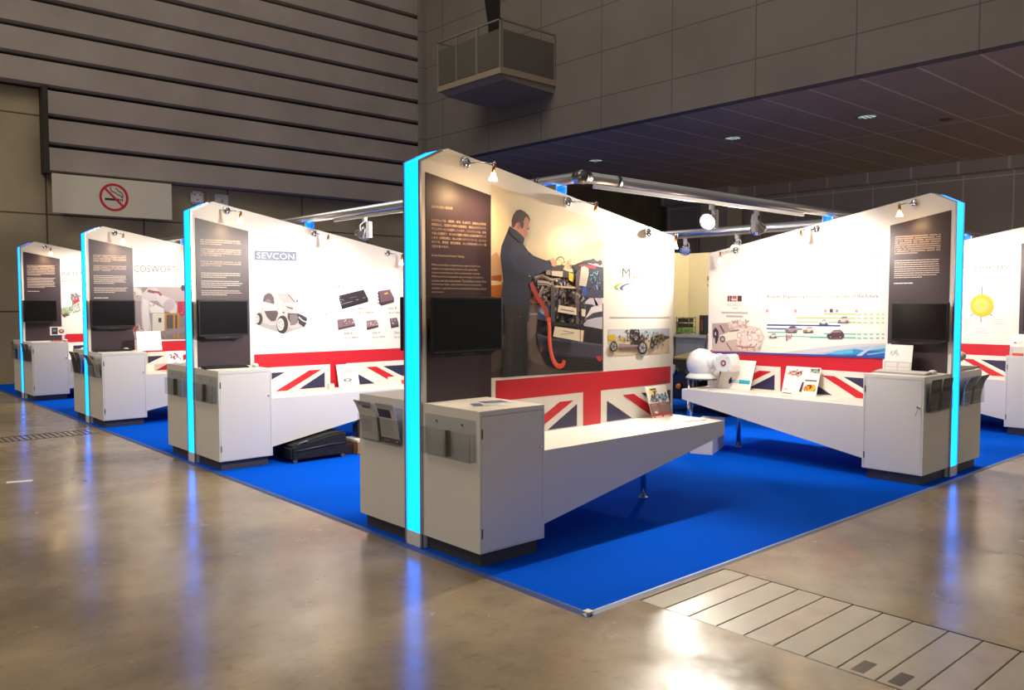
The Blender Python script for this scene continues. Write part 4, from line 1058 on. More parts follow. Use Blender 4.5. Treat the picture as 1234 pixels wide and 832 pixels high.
# white round machine on a chrome post
t = thing('white_motor','white round motor on a chrome post at the end of the car timeline shelf','motor',(7.30,5.29,0))
m = MB(); m.cyl((7.30,5.30,.0),(7.30,5.30,.70),.032,n=24); m.lathe((7.30,5.30,0),(0,0,1),[(0,.09),(.012,.09),(.016,.034)],24); m.build('post', CHROME, t)
WP = mat('white_gloss', (240,240,240), .22, coat=.4)
m = MB(); m.lathe((7.30,5.16,.695),(0,0,1),[(0,.15),(.012,.16),(.02,.15)],28)
for k in range(12): a = k*PI/6; m.ball((7.30+.152*math.cos(a),5.16+.152*math.sin(a),.692),.008,n=8)
m.build('flange', STEEL, t)
m = MB(); c = Vector((7.30,5.16,.86)); ax = Vector((-.55,-.2,.0)).normalized()
m.ball(c, .155, n=28); m.lathe((7.30,5.16,.70),(0,0,1),[(0,.12),(.01,.165),(.03,.15),(.06,.12)],28); m.build('sphere', WP, t)
m = MB(); a0 = Vector((7.30,5.10,.88)); d = Vector((.0,-1,.04)).normalized()
m.lathe(a0, d, [(0,.085),(.09,.09),(.10,.07),(.13,.07),(.14,.088),(.17,.088),(.18,.06),(.22,.06)],22); m.build('neck', WP, t)
m = MB(); m.prism([(7.22,4.93,.80),(7.22,4.76,.795),(7.22,4.74,.86),(7.22,4.77,.96),(7.22,4.80,.975),(7.22,4.93,.965)],(.16,0,0))
for y, z in ((4.91,.82),(4.91,.945),(4.78,.82),(4.79,.945)): m.lathe((7.222,y,z),(-1,0,0),[(0,.012),(.012,.012),(.014,.005)],8)
m.build('housing', WP, t, bevel=.012)
m = MB(); m.lathe((7.223,4.84,.885),(-1,0,0),[(0,.03),(.01,.03),(.011,.018),(.002,.016)],16); m.build('port', mat('rust_port',(150,80,64),.5), t)

t.location = Vector(t.location)+Vector((-.08,-.055,0))
# ------------------------------------------------------------------ overhead rails
def rail(a, b, label):
    t = thing('overhead_rail', label, 'rail', a, 'metal pipes above the stands')
    m = MB(); m.cyl(a, b, .038, n=24); m.build('pipe', ALU, t)
    d = (Vector(b)-Vector(a)).normalized()
    for f in (.03,.97):
        p = Vector(a).lerp(Vector(b), f); m = MB(); m.lathe(p-d*.02, d, [(0,.0385),(0,.042),(.04,.042),(.04,.0385)],24, caps=False); m.build('coupling', STEEL, t)
    return t
ZR = 2.345
rail((4.13,3.94,ZR),(4.13,16.6,ZR),'long metal pipe over the four left walls')
rail((4.17,3.9,ZR),(14.6,3.9,ZR),'long metal pipe running from the nearest wall over the right-hand walls')
rail((8.4,3.94,ZR),(8.4,12.5,ZR),'metal pipe crossing behind the car timeline wall')
m = MB(); m.ball((4.13,3.9,ZR),.05,n=20); m.cyl((4.13,3.9,ZR),(4.13,3.96,ZR),.043,n=20); m.cyl((4.13,3.9,ZR),(4.19,3.9,ZR),.043,n=20); o = m.build('pipe_elbow', STEEL, None); tag(o,'corner joint of the overhead pipes above the nearest wall','pipe joint')
def bracket(F, u, label):
    zt = top_z(u)
    t = thing('rail_bracket', label, 'bracket', W(F,(u,-.09,zt)), 'blue-lit brackets carrying the pipe')
    for du in (-.055,.045):
        m = MB(F); m.prism([(u+du,-.15,top_z(u+du)),(u+du+.01,-.15,top_z(u+du+.01)),(u+du+.01,-.15,2.312),(u+du,-.15,2.312)],(0,.12,0)); m.build('side_plate', ALU, t)
    m = MB(F); m.prism([(u-.044,-.10,top_z(u-.044)),(u+.044,-.10,top_z(u+.044)),(u+.044,-.10,2.305),(u-.044,-.10,2.305)],(0,.02,0)); m.build('light_panel', LEDB, t)
    for dv, q in ((.12,1),(-.30,-1)):
        l = bpy.data.lights.new('bracket_light','POINT'); l.energy = .5; l.color = (.0,.18,1.0); l.shadow_soft_size = .02
        o = bpy.data.objects.new('bracket_light', l); C.objects.link(o); o.location = W(F,(u,-.09+(.045 if q > 0 else -.045),2.272))
for F, l in ((UA,'blue-lit bracket on top of the nearest wall'),(UB,'blue-lit bracket on top of the small car wall'),(UC,'blue-lit bracket on top of the robot arm wall'),(UD,'blue-lit bracket on top of the farthest left wall')): bracket(F, 1.21, l)
for F, l in ((UE,'blue-lit bracket on top of the car timeline wall'),(UG,'blue-lit bracket on top of the yellow disc wall')): bracket(F, 1.15, l)
def track(a, b, label):
    m = MB(); d = Vector(b)-Vector(a); w = Vector((0,0,1)).cross(d).normalized()*.014
    m.prism([Vector(a)-w, Vector(a)+w, Vector(a)+w+Vector((0,0,.026)), Vector(a)-w+Vector((0,0,.026))], d); o = m.build('light_track', ALU, None); tag(o, label, 'light track', 'lighting tracks under the pipes')
    t = MB()
ZT = 2.279
track((4.25,3.9,ZT),(7.05,3.9,ZT),'light track under the pipe right of the nearest wall')
track((4.13,4.9,ZT),(4.13,7.2,ZT),'light track under the left pipe before the small car wall')
track((4.13,8.5,ZT),(4.13,10.8,ZT),'light track under the left pipe before the robot arm wall')
track((4.13,12.0,ZT),(4.13,14.2,ZT),'light track under the left pipe before the farthest left wall')
track((8.4,4.6,ZT),(8.4,7.6,ZT),'light track under the pipe behind the car timeline wall')
def flood(p, q, watts, lit, label, ang=110, blend=.35, col=(255,246,232)):
    p = Vector(p); q = Vector(q); d = (q-p).normalized(); h = Vector((d.x,d.y,0)).normalized(); sd = Vector((0,0,1)).cross(h)
    t = thing('flood_lamp', label, 'spotlight', p, 'spotlights hanging from the pipes')
    m = MB(); m.box((p.x-.016,p.y-.016,ZT-.045),(p.x+.016,p.y+.016,ZT)); m.build('adaptor', CASE, t)
    R = Matrix.Translation((p.x,p.y,0)) @ Matrix(((h.x,sd.x,0,0),(h.y,sd.y,0,0),(0,0,1,0),(0,0,0,1)))
    m = MB(R); m.box((-.075,-.02,ZT-.19),(-.03,.02,ZT-.04)); m.build('driver_box', CASE, t, bevel=.003)
    c = Vector((p.x,p.y,ZT-.125))+h*.015
    m = MB(); m.lathe(c-d*.045, d, [(0,.022),(.02,.036),(.045,.042),(.09,.068),(.1,.07),(.1,.062),(.06,.04),(.055,.0)],24); m.build('lamp_head', CHROME if not lit else CASE, t)
    m = MB(); m.lathe(c+d*.042, d, [(0,.0),(.0,.058),(.006,.058),(.008,.0)],24); m.build('lens', FLOODGLOW if lit else LENS, t)
    m = MB(); m.tube([c+sd*.045, c+sd*.05+Vector((0,0,.05)), Vector((p.x,p.y,ZT-.03))], .006); m.build('yoke', CASE, t)
    if watts: spot(c+d*.065, q, watts, col, ang, blend, .035)
flood((5.63,3.9,ZT),(3.3,3.72,1.3), 260, True, 'brightly lit spotlight on the pipe right of the nearest wall', 125, .7)
flood((6.28,3.9,ZT),(7.47,4.2,1.2), 105, False, 'spotlight turned toward the car timeline wall', 125)
flood((8.4,5.47,ZT),(7.3,5.0,.9), 80, True, 'brightly lit spotlight just above the end of the car timeline wall', 120)
flood((8.4,6.2,ZT),(6.2,4.6,.0), 120, False, 'spotlight hanging beside the free end of the nearest wall', 110)
flood((4.13,6.65,ZT),(3.9,7.6,.9), 70, False, 'spotlight on the left pipe aimed at the small car wall', 130)
flood((4.13,5.1,ZT),(3.8,7.2,.4), 215, False, 'spotlight on the left pipe just behind the nearest wall', 120)
flood((4.13,10.05,ZT),(3.9,11.08,.9), 40, False, 'spotlight on the left pipe aimed at the robot arm wall', 130)
flood((4.13,8.6,ZT),(3.8,10.8,.4), 160, False, 'spotlight on the left pipe just behind the small car wall', 120)
flood((4.13,13.5,ZT),(3.9,14.6,.9), 110, False, 'spotlight on the left pipe aimed at the farthest left wall', 130)
flood((9.6,3.9,ZT),(10.95,4.0,1.0), 110, False, 'spotlight on the pipe aimed at the yellow disc wall', 130)

flood((8.7,3.9,ZT),(7.9,3.3,.8), 150, False, 'added unseen spotlight on the pipe behind the car timeline wall', 130)  # added behind the wall to brighten the rear cabinet top and newspapers
# ------------------------------------------------------------------ the carpet
CARPET = mat('blue_carpet', (0,94,226), .95, spec=.03, noise=(160,(0,74,206),4), bump=(260,.5))
m = MB(); m.box((2.90,2.69,-.008),(16.5,17.4,-.0005)); o = m.build('carpet', CARPET, None); tag(o,'bright blue carpet covering the whole exhibition stand','carpet')
m = MB(); m.prism([(2.86,2.665,-.0085),(2.86,2.69,-.0085),(2.86,2.692,.0015),(2.86,2.682,.0015)],(13.6,0,0)); o = m.build('carpet_edge_strip', mat('dull_edging',(150,160,186),.5,.4), None); tag(o,'metal edging along the right-hand side of the blue carpet','edging strip')
m = MB(); m.prism([(2.862,2.66,-.0085),(2.90,2.66,-.0085),(2.902,2.66,.002),(2.889,2.66,.002)],(0,14.7,0)); o = m.build('carpet_edge_strip', mat('blue_edging',(60,84,140),.5,.2), None); tag(o,'bluish edging along the left-hand side of the blue carpet','edging strip')
m = MB(); m.box((2.885,2.672,.0025),(2.925,2.712,.006)); o = m.build('tape_piece', mat('cream_tape',(226,216,190),.6), None); tag(o,'small cream tape piece at the front carpet corner','tape')

# ------------------------------------------------------------------ the hall
def floor_mat():
    m = bpy.data.materials.new('polished_concrete'); m.use_nodes = True; nt = m.node_tree; b = nt.nodes['Principled BSDF']
    g = nt.nodes.new('ShaderNodeNewGeometry')
    def noise(sc, det, rough=.6):
        n = nt.nodes.new('ShaderNodeTexNoise'); n.inputs['Scale'].default_value = sc; n.inputs['Detail'].default_value = det; n.inputs['Roughness'].default_value = rough
        nt.links.new(g.outputs['Position'], n.inputs['Vector']); return n.outputs['Fac']
    def ramp(f, a, b_, c0, c1):
        r = nt.nodes.new('ShaderNodeMapRange'); r.inputs[1].default_value = a; r.inputs[2].default_value = b_; r.inputs[3].default_value = c0; r.inputs[4].default_value = c1; nt.links.new(f, r.inputs[0]); return r.outputs[0]
    def mix(f, a, b_):
        x = nt.nodes.new('ShaderNodeMix'); x.data_type = 'RGBA'; nt.links.new(f, x.inputs[0])
        for i, v in ((6,a),(7,b_)):
            if isinstance(v, tuple): x.inputs[i].default_value = lin(v)
            else: nt.links.new(v, x.inputs[i])
        return x.outputs[2]
    c = mix(ramp(noise(1.4,8),.35,.65,0,1), (128,112,88), (166,148,118))
    c = mix(ramp(noise(9,6,.7),.55,.75,0,.55), c, (104,90,72))
    c = mix(ramp(noise(34,3),.72,.76,0,.8), c, (46,40,34))
    nt.links.new(c, b.inputs['Base Color'])
    nt.links.new(ramp(noise(2.6,7,.7),.3,.7,.13,.30), b.inputs['Roughness'])
    b.inputs['Specular IOR Level'].default_value = .72
    bp = nt.nodes.new('ShaderNodeBump'); bp.inputs['Strength'].default_value = .12; bp.inputs['Distance'].default_value = .004
    nt.links.new(noise(7,5), bp.inputs['Height']); nt.links.new(bp.outputs['Normal'], b.inputs['Normal'])
    return m
FLOOR = floor_mat()
# floor with a slot for the covered trench
TX0, TX1 = 3.23, 3.985; TY = 2.645
m = MB()
ZF = -.0085
m.box((-16,-14,ZF-.2),(TX0,24,ZF)); m.box((TX1,-14,ZF-.2),(34,24,ZF)); m.box((TX0,TY,ZF-.2),(TX1,24,ZF)); m.box((TX0,-14,ZF-.2),(TX1,TY,ZF-.12))
m.build('floor', FLOOR, None, kind='structure')
SL = mat('slab_concrete', (180,170,150), .32, noise=(5,(164,156,140),6), spec=.5)
SL2 = mat('slab_concrete_worn', (164,148,132), .3, noise=(7,(184,172,152),6), spec=.5)
SM = mat('slab_steel_edge', (90,84,76), .4, .7)
edges = [2.64]
for k in range(20): edges.append(edges[-1]-(.150,.142,.158,.146,.150)[k%5])
for k in range(18):
    y1, y0 = edges[k]-.003, edges[k+1]+.003
    t = thing('trench_slab', 'concrete trench slab, %s counting from the carpet edge' % ('first second third fourth fifth sixth seventh eighth ninth tenth eleventh twelfth thirteenth fourteenth fifteenth sixteenth seventeenth eighteenth'.split()[k]), 'floor slab', ((TX0+TX1)/2,(y0+y1)/2,ZF-.05), 'concrete slabs covering the trench')
    m = MB(); m.box((TX0+.007,y0,ZF-.05),(TX1-.007,y1,ZF-.0005)); m.build('slab', SL2 if k in (1,4,9) else SL, t, bevel=.0025)
    if k in (7,8):
        m = MB(); m.box((TX0+.03,(y0+y1)/2-.02,ZF-.001),(TX0+.16,(y0+y1)/2+.035,ZF-.0001)); m.build('lifting_plate', SM, t)
m = MB()
for a, b in ((TX0-.004,TX0+.005),(TX1-.005,TX1+.004)): m.box((a,-1.2,ZF-.02),(b,TY,ZF+.0006))
m.build('trim_1', SM, None, kind='structure')
# drain grating beside the far stands
t = thing('floor_grating','long steel drain grating in the floor left of the carpet','grating',(0,10.45,ZF))
m = MB(); m.box((-9,10.22,ZF-.001),(2.80,10.245,ZF+.002)); m.box((-9,10.60,ZF-.001),(2.80,10.625,ZF+.002)); m.build('frame', SM, t)
m = MB()
for k in range(196): x = -9+k*.06; m.box((x,10.245,ZF-.001),(x+.022,10.60,ZF+.0015))
m.build('bars', mat('grating_steel',(92,84,72),.5,.6), t)
m = MB(); m.prism([(1.42,7.90,ZF),(1.60,7.84,ZF),(1.62,7.90,ZF),(1.44,7.96,ZF)],(0,0,.002)); o = m.build('paper_scrap', PAPER, None); tag(o,'small white paper scrap lying on the concrete floor at left','paper scrap')

# left hall wall: board-marked concrete below, ribbed cladding above
HC = grid_mat('board_marked_concrete', (172,160,132), (80,72,60), ((0,1.8,4.06),(2,1.87,3.187)), .85, (140,128,104), .03)
m = MB(); m.box((-16,18,-.2),(24,18.4,17)); m.build('wall_left', HC, None, kind='structure')
CLAD = mat('grey_cladding', (166,156,148), .75, noise=(.9,(150,140,132),5), bump=(60,.25))
GAP = mat('cladding_gap', (30,28,27), .8)
z = 5.55; k = 0
m = MB(); m2 = MB()
while z < 16.5:
    m.prism([(-16,17.72,z+.05),(-16,17.70,z+.06),(-16,17.70,z+.485),(-16,17.99,z+.53),(-16,17.99,z+.03),(-16,17.76,z+.03)],(28.72,0,0)); z += .535
for k in range(3):
    z = 5.55-.535*(k+1); m.prism([(4.07,17.72,z+.05),(4.07,17.70,z+.06),(4.07,17.70,z+.485),(4.07,17.99,z+.53),(4.07,17.99,z+.03),(4.07,17.76,z+.03)],(8.65,0,0))
m.build('trim_2', CLAD, None, kind='structure')
m = MB(); m.box((4.07,17.93,3.97),(12.72,17.995,5.6)); m.box((-16,17.93,5.55),(12.72,17.995,16.5)); m.build('trim_3', GAP, None, kind='structure')
m = MB(); m.box((3.98,17.70,3.95),(4.065,17.995,5.56)); m.build('trim_4', mat('dark_reveal',(48,44,38),.8), None, kind='structure')
# upper back wall, soffit and the recess below it
BW = grid_mat('panelled_grey_wall', (128,121,113), (92,86,80), ((1,1.772,.9),(2,.905,5.665)), .75, (118,111,104), .022)
m = MB(); m.box((12.76,-14,5.03),(13.0,18,17)); m.box((12.60,17.55,5.03),(12.76,17.7,17)); m.build('wall_back', BW, None, kind='structure')
SF = grid_mat('panelled_soffit', (205,186,164), (252,240,222), ((1,.872,.15),(0,4.6,12.95)), .6, (194,175,154), .04)
m = MB(); m.box((13.0,-14,5.03),(23.0,18,5.2)); m.build('ceiling', SF, None, kind='structure')
RW = grid_mat('panelled_recess_wall', (196,190,184), (232,228,222), ((1,1.16,.1),(2,4.55,4.62)), .6, (184,178,172), .035)
m = MB(); m.box((22.8,-14,-.2),(23.1,18,5.03)); m.build('wall_rear', RW, None, kind='structure')
m = MB(); m.box((22.45,-14,4.72),(22.8,18,5.03)); m.build('trim_5', grid_mat('vent_band', (186,180,174), (228,222,216), ((1,1.16,.1),), .6, None, .06), None, kind='structure')
m = MB(); m.box((12.72,17.6,-.2),(23.1,18,5.03)); m.build('wall_recess', HALLGREY, None, kind='structure')
# side column in the recess seen through the stands
for i, y in enumerate((14.6,)):
    m = MB(); m.box((21.9,y,0),(22.7,y+1.0,5.03)); m.build('trim_6', mat('recess_column',(200,194,182),.7), None, kind='structure')
# round downlights in the soffit
for i, (x, y) in enumerate(((15.52,14.2),(15.62,10.31),(15.73,7.42))):
    t = thing('downlight', ('round recessed light farthest left in the dark soffit','middle round recessed light in the dark soffit','round recessed light farthest right in the dark soffit')[i], 'ceiling light', (x,y,5.0), 'round lights in the dark soffit')
    m = MB(); m.lathe((x,y,5.03),(0,0,-1),[(-.01,.20),(.0,.205),(.012,.20),(.012,.165),(-.0,.16)],28); m.build('rim', ALU, t)
    m = MB(); m.lathe((x,y,5.026),(0,0,-1),[(0,.16),(.003,.155),(.006,.0)],28); m.build('reflector', mat('downlight_glass',(220,226,220),.2,.2,emit=(205,230,215),estr=.62), t)
    for k in range(3):
        m = MB(); m.box((x-.12,y-.09+k*.085,5.006),(x+.12,y-.075+k*.085,5.016)); m.build('louvre', mat('louvre_grey',(130,134,130),.4), t)
m = MB(); m.lathe((17.1,6.5,5.03),(0,0,-1),[(-.01,.13),(.01,.13),(.014,.10),(.03,.06),(.032,0)],20); o = m.build('smoke_detector', mat('dull_brass',(130,104,70),.5), None); tag(o,'small tan round detector in the dark soffit beyond the right light','detector')

# balcony
t = thing('balcony','small grey balcony with mesh panels high on the back wall','balcony',(11.97,13.9,6.04))
SLB = mat('balcony_slab',(160,142,116),.7); RAILM = mat('balcony_rail',(150,144,134),.5,.4)
bx0,bx1,by0,by1,bz0,bz1 = 11.18,12.759,12.84,14.96,6.05,6.25
m = MB(); m.box((bx0,by0,bz0+.08),(bx1,by1,bz1)); m.prism([(bx0+.06,by0+.06,bz0+.08),(bx1,by0+.06,bz0+.08),(bx1,by0+.06,bz0-.06),(bx0+.2,by0+.06,bz0)],(0,by1-by0-.12,0)); m.build('slab', SLB, t)
def post(x, y, lab=None): mm = MB(); mm.box((x-.018,y-.018,bz1),(x+.018,y+.018,7.21)); mm.build('post', RAILM, t)
for y in (by0+.02,by0+.75,by0+1.45,by1-.02): post(bx0+.02, y)
post(bx0+.07, by0+.02); post(bx1-.03, by0+.02); post(bx0+.02, by0+.78)
m = MB(); m.box((bx0,by0,7.19),(bx0+.04,by1,7.22)); m.box((bx0,by0,7.19),(bx1,by0+.04,7.22)); m.box((bx0,by1-.04,7.19),(bx1,by1,7.22)); m.build('handrail', RAILM, t)
MESH = clear_mat('perforated_mesh', (120,116,108), .0)
MESH = mat('mesh_panel',(104,99,88),.8)
nt = MESH.node_tree; b = nt.nodes['Principled BSDF']; b.inputs['Alpha'].default_value = .72
for y0, y1 in ((by0+.05,by0+.73),(by0+.80,by0+1.43),(by0+1.47,by1-.04)):
    m = MB(); m.box((bx0+.012,y0,bz1+.02),(bx0+.022,y1,7.02)); m.build('mesh_panel', MESH, t)
m = MB(); m.box((bx0+.09,by0+.012,bz1+.02),(bx1-.05,by0+.022,7.02)); m.build('mesh_panel', MESH, t)
m = MB(); m.box((bx0+.05,by1-.022,bz1+.02),(bx1-.05,by1-.012,7.02)); m.build('mesh_panel', MESH, t)
m = MB(); m.prism([(12.74,14.66,6.3),(12.74,14.98,6.3),(12.74,15.06,7.9),(12.74,15.33,9.2),(12.74,14.66,9.2)],(.03,0,0)); m.build('door_1', mat('dark_opening',(22,20,18),.8), None, kind='structure')

# no-smoking sign on the left wall
t = thing('no_smoking_sign','long cream sign with a red no-smoking symbol on the left hall wall','sign',(5.2,17.68,3.2))
m = MB(); m.box((4.09,17.66,3.20),(6.32,17.70,3.945)); m.build('board', mat('cream_sign',(206,200,182),.5), t, bevel=.004)
m = MB(); m.box((4.3,17.70,3.25),(6.1,17.99,3.9)); m.build('frame', GAP, t)
s = Sheet(lambda a, z, d: Vector((a, 17.6595-d, z))); c = (5.19,3.575)
def ring(s, c, r, w, col, n=48):
    for i in range(n):
        a, b_ = 2*PI*i/n, 2*PI*(i+1)/n
        s.poly(col, [(c[0]+r*math.cos(a),c[1]+r*math.sin(a)),(c[0]+r*math.cos(b_),c[1]+r*math.sin(b_)),(c[0]+(r-w)*math.cos(b_),c[1]+(r-w)*math.sin(b_)),(c[0]+(r-w)*math.cos(a),c[1]+(r-w)*math.sin(a))], 1e-7)
    s.d += 1e-4
BK = (30,28,28)
s.poly(BK,[(c[0]-.17,c[1]-.02),(c[0]+.10,c[1]-.02),(c[0]+.10,c[1]-.065),(c[0]-.17,c[1]-.065)]); s.rect(BK,(c[0]+.115,c[1]-.065),(c[0]+.135,c[1]-.02)); s.rect(BK,(c[0]+.148,c[1]-.065),(c[0]+.168,c[1]-.02))
s.strip(BK,[(c[0]-.06,c[1]+.20),(c[0]-.065,c[1]+.15),(c[0]-.03,c[1]+.11),(c[0]+.03,c[1]+.095),(c[0]+.06,c[1]+.06),(c[0]+.13,c[1]+.045),(c[0]+.15,c[1]+.0)],.018)
s.strip(BK,[(c[0]+.03,c[1]+.18),(c[0]+.06,c[1]+.175),(c[0]+.075,c[1]+.13),(c[0]+.13,c[1]+.115),(c[0]+.165,c[1]+.07),(c[0]+.165,c[1]+.0)],.018)
ring(s, c, .275, .05, (190,24,34)); s.strip((190,24,34),[(c[0]-.17,c[1]+.17),(c[0]+.17,c[1]-.17)],.045)
s.build('symbol', t)
# call plates beside it
t = thing('wall_speaker','rounded white box on the wall right of the no-smoking sign','wall box',(6.97,17.95,3.6))
m = MB(); m.box((6.82,17.90,3.60),(7.10,18.0,3.88)); bmesh.ops.bevel(m.bm, geom=m.bm.edges[:], offset=.04, segments=3, affect='EDGES'); m.build('case', CASE, t)
for a, b in ((6.89,3.80),(7.01,3.80),(6.95,3.70)):
    m = MB(); m.lathe((a,17.902,b),(0,-1,0),[(0,.02),(.008,.02),(.009,.0)],12); m.build('button', mat('dull_grey',(130,128,120),.5), t)
t = thing('wall_plate','flat white plate with a yellow mark beside the rounded wall box','wall box',(7.5,17.95,3.6))
m = MB(); m.box((7.36,17.97,3.58),(7.66,18.0,3.86)); m.build('plate', CASE, t, bevel=.003)
m = MB(); m.lathe((7.51,17.968,3.72),(0,-1,0),[(0,.035),(.004,.035),(.005,0)],14); m.build('mark', mat('yellow_mark',(214,196,60),.5), t)
m = MB(); m.tube([(7.22,17.99,3.86),(7.22,17.99,3.2)],.008,6); o = m.build('wall_conduit', CASE, None); tag(o,'thin pale conduit between the two wall boxes','conduit')
m = MB(); m.box((-16,17.93,2.56),(2.86,17.999,2.62)); m.build('trim_7', CASE, None, kind='structure')

# ------------------------------------------------------------------ neighbouring stand behind
spot((11.3,7.2,3.2),(12.2,8.8,1.2),260,(255,236,196),120,.5,.1); spot((10.2,5.6,3.2),(9.6,6.8,.6),60,(255,236,196),100,.5,.1)  # added spots without fixtures, brightening the dark partition and car
BG = mat('beige_panel',(214,204,172),.6)
t = thing('beige_partition','tall beige corner partition of the stand behind, between the two nearest walls','partition',(12.3,8.9,0))
m = MB(); m.box((12.4,6.4,0),(12.46,9.06,2.37)); m.build('side_panel', BG, t); m = MB(); m.box((10.6,9.06,0),(12.46,9.12,2.37)); m.build('back_panel', BG, t)
sh = Sheet(lambda s, z, d: Vector((12.399-d, 8.72-s, z)))
sh.text((70,60,56),'R',.055,1.865,.115,1.95); sh.text((70,60,56),'N',.055,1.76,.105,1.82); sh.build('lettering', t)
m = MB(); m.box((12.385,9.02,1.60),(12.395,9.05,1.66)); m.build('switch', CASE, t)
t = thing('grey_counter','grey counter before the beige partition','counter',(12.2,8.0,0))
m = MB(); m.box((11.95,6.6,0),(12.38,9.0,.88)); m.build('body', mat('blue_grey',(120,124,138),.6), t); m = MB(); m.box((11.92,6.58,.88),(12.39,9.02,.93)); m.build('top', mat('blue_grey_top',(150,152,160),.5), t)
t = thing('wire_rack','wire rack of dark and green boxes on the grey counter','rack',(12.15,8.85,.93))
m = MB()
for z in (.96,1.05,1.14,1.22):
    m.tube([(12.0,8.76,z),(12.0,9.02,z)],.005,6); m.tube([(12.0,8.76,z),(12.18,8.75,z)],.005,6); m.tube([(12.18,8.75,z),(12.18,9.02,z)],.005,6)
for p in ((12.0,8.76),(12.0,9.02),(12.18,8.75),(12.18,9.02)): m.tube([(p[0],p[1],.935),(p[0],p[1],1.24)],.006,6)
m.build('frame', STEEL, t)
for i in range(9):
    y = 8.77+(i%3)*.085; z = .965+(i//3)*.09
    m = MB(); m.box((12.02,y,z),(12.15,y+.07,z+.065)); o = m.build('small_box', mat('dark_pack',(44,48,46),.5) if i//3 else mat('green_pack',(110,160,70),.5), None, bevel=.003)
    tag(o, ('green' if i//3 == 0 else 'dark')+' small box on the '+('lowest','middle','top')[i//3]+' shelf of the wire rack, '+('right','middle','left')[i%3]+' one', 'box', 'boxes in the wire rack')
t = thing('glass_door_fridge','black cabinet with glass door standing on the grey counter','small fridge',(12.2,8.26,.93))
m = MB(); m.box((11.98,8.12,.935),(12.32,8.53,1.27)); m.build('body', BLACK, t, bevel=.008)
m = MB(); m.box((11.972,8.15,.96),(11.979,8.43,1.25)); m.build('glass_door', mat('dark_glass',(30,42,56),.1), t)
m = MB(); m.box((11.972,8.45,1.0),(11.979,8.49,1.2)); m.build('side_lights', mat('brown_red',(110,50,44),.5), t)

# low dark open car behind the stands
t = thing('open_sports_car','low dark green open car with round headlight behind the nearest wall','car',(9.9,6.9,0))
DG = mat('dark_green_paint',(20,28,24),.25,coat=.5)
m = MB()
def sec(x, y0, y1, z0, z1, r=.1): return [(x,y0,z0),(x,y1,z0),(x,y1,z1-r),(x,y1-r,z1),(x,y0+r,z1),(x,y0,z1-r)]
m.loft([sec(8.95,6.45,7.05,.22,.60,.12), sec(9.15,6.40,7.10,.18,.72,.12), sec(10.0,6.32,7.18,.16,.80,.12), sec(10.3,6.30,7.20,.16,.84,.12), sec(11.3,6.30,7.20,.18,.78,.12), sec(11.6,6.35,7.15,.3,.66,.12)], smooth=False)
m.build('body', DG, t, bevel=.02)
m = MB(); m.prism([(9.2,6.50,.722),(9.98,6.44,.802),(9.98,7.06,.802),(9.2,7.0,.722)],(0,0,.018)); m.build('bonnet', mat('tan_paint',(150,126,88),.35,.2), t)
m = MB(); m.box((8.93,6.36,.30),(8.955,6.60,.56)); g = m.build('grille', BLACK, t)
m = MB()
for k in range(7): m.box((8.922,6.38+k*.033,.32),(8.93,6.386+k*.033,.54))
m.build('grille_bars', STEEL, g)
for y in (6.22,7.05):
    yy = y if y < 6.5 else 6.80
    m = MB(); m.lathe((8.92,yy-.0 if y > 6.5 else 6.30,.60),(-1,0,0),[(-.10,.03),(-.06,.07),(0,.085),(.008,.085)],24); h = m.build('headlight', CHROME, t)
    m = MB(); m.lathe((8.911,yy if y > 6.5 else 6.30,.60),(-1,0,0),[(0,.075),(.01,.06),(.014,0)],24); m.build('lens', mat('headlight_glass',(200,206,226),.08), h)
for y in (6.66,):
    m = MB(); m.lathe((8.92,y,.385),(-1,0,0),[(0,.042),(.02,.038),(.03,.02),(.032,0)],18); m.build('indicator', mat('orange_lens',(240,120,20),.25), t)
for x, y in ((9.3,6.12),(9.3,7.22),(11.1,6.12),(11.1,7.22)):
    m = MB(); m.lathe((x,y,.29),(0,1,0),[(0,.2),(.01,.27),(.05,.30),(.12,.30),(.16,.27),(.17,.2),(.15,.0)],28); bmesh.ops.translate(m.bm, vec=(0,0,.0102), verts=m.bm.verts); w = m.build('wheel', mat('tyre',(24,24,26),.8), t)
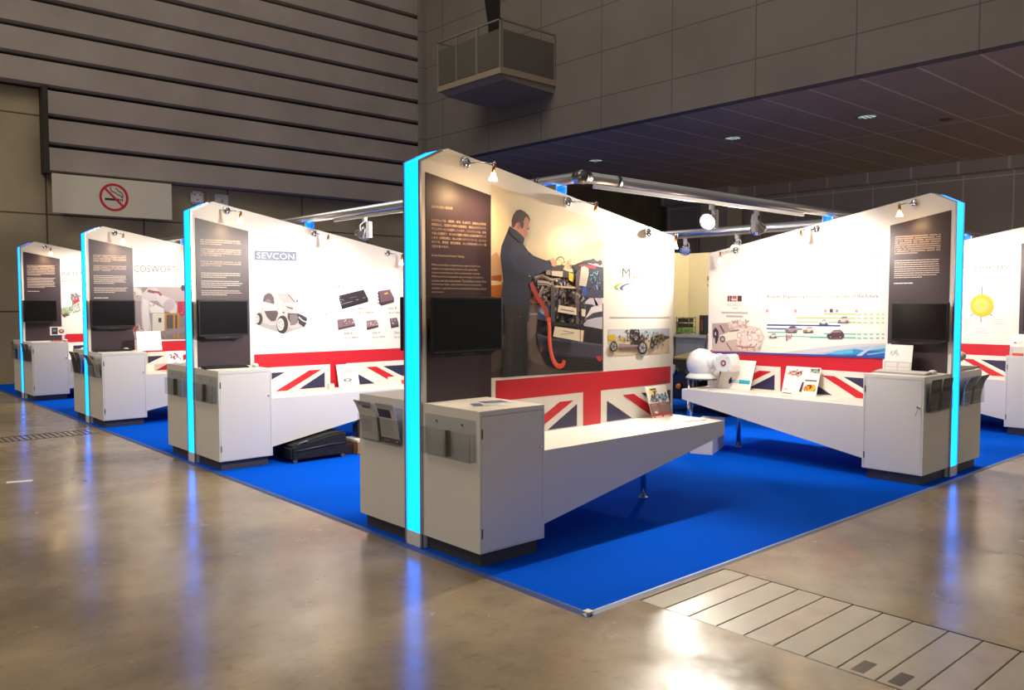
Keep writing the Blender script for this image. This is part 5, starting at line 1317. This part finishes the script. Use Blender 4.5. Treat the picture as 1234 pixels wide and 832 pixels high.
m = MB(); m.tube([(10.1,6.42,.83),(10.12,6.42,1.0),(10.13,6.48,1.06),(10.13,7.02,1.06),(10.12,7.08,1.0),(10.1,7.08,.83)],.012,8); m.build('windscreen_frame', mat('pale_gold',(206,196,150),.3,.7), t)
m = MB(); m.prism([(10.11,6.44,.84),(10.11,7.06,.84),(10.125,7.04,1.04),(10.125,6.46,1.04)],(.004,0,0)); m.build('windscreen', ACR, t)
m = MB(); m.tube([(9.9,6.36,.80),(9.86,6.30,.86),(9.86,6.24,.90)],.010,8); m.ball((9.86,6.18,.915),.05,(.5,1.3,.9)); m.build('wing_mirror', BLACK, t)
m = MB(); m.box((10.35,6.42,.80),(10.9,7.08,.88)); m.build('seat', mat('maroon_seat',(96,34,44),.6), t, bevel=.03)

# ------------------------------------------------------------------ light of the hall, camera
w = bpy.data.worlds.new('world'); bpy.context.scene.world = w; w.use_nodes = True
bg = w.node_tree.nodes['Background']; bg.inputs[0].default_value = lin((255,246,236)); bg.inputs[1].default_value = .19
def area(p, q, size, watts, col):  # unseen area light added as soft fill for the hall
    l = bpy.data.lights.new('hall_fill','AREA'); l.energy = watts; l.size = size; l.color = lin(col)[:3]
    o = bpy.data.objects.new('hall_fill', l); C.objects.link(o); o.location = p; o.rotation_euler = (Vector(q)-Vector(p)).to_track_quat('-Z','Y').to_euler(); return o
area((-3,-4,13),(1,2,0),7.0,70,(255,240,220))
area((8,-6,13),(5,2,0),7.0,40,(255,242,226))
area((-4,9,13),(1,9,0),7.0,850,(255,240,220))
area((7,10,14.5),(8,12,4),5.0,220,(255,242,226))

area((17.5,-3.5,4.9),(17.5,-1,0),3.0,420,(255,236,214))  # added out of view; its bounce off the floor brightens the soffit

cam = bpy.data.cameras.new('camera'); co = bpy.data.objects.new('camera', cam); C.objects.link(co)
cam.sensor_width = 36; cam.lens = 999.51/1234*36; cam.clip_end = 200
co.location = (0,0,1.5); co.rotation_euler = (math.radians(90-2.978), 0, math.atan2(.7440536,.6660968)-PI/2)
sc = bpy.context.scene; sc.camera = co
sc.view_settings.view_transform = 'Standard'; sc.view_settings.look = 'None'; sc.view_settings.gamma = 1; sc.view_settings.use_curve_mapping = False
sc.view_settings.exposure = 0.0
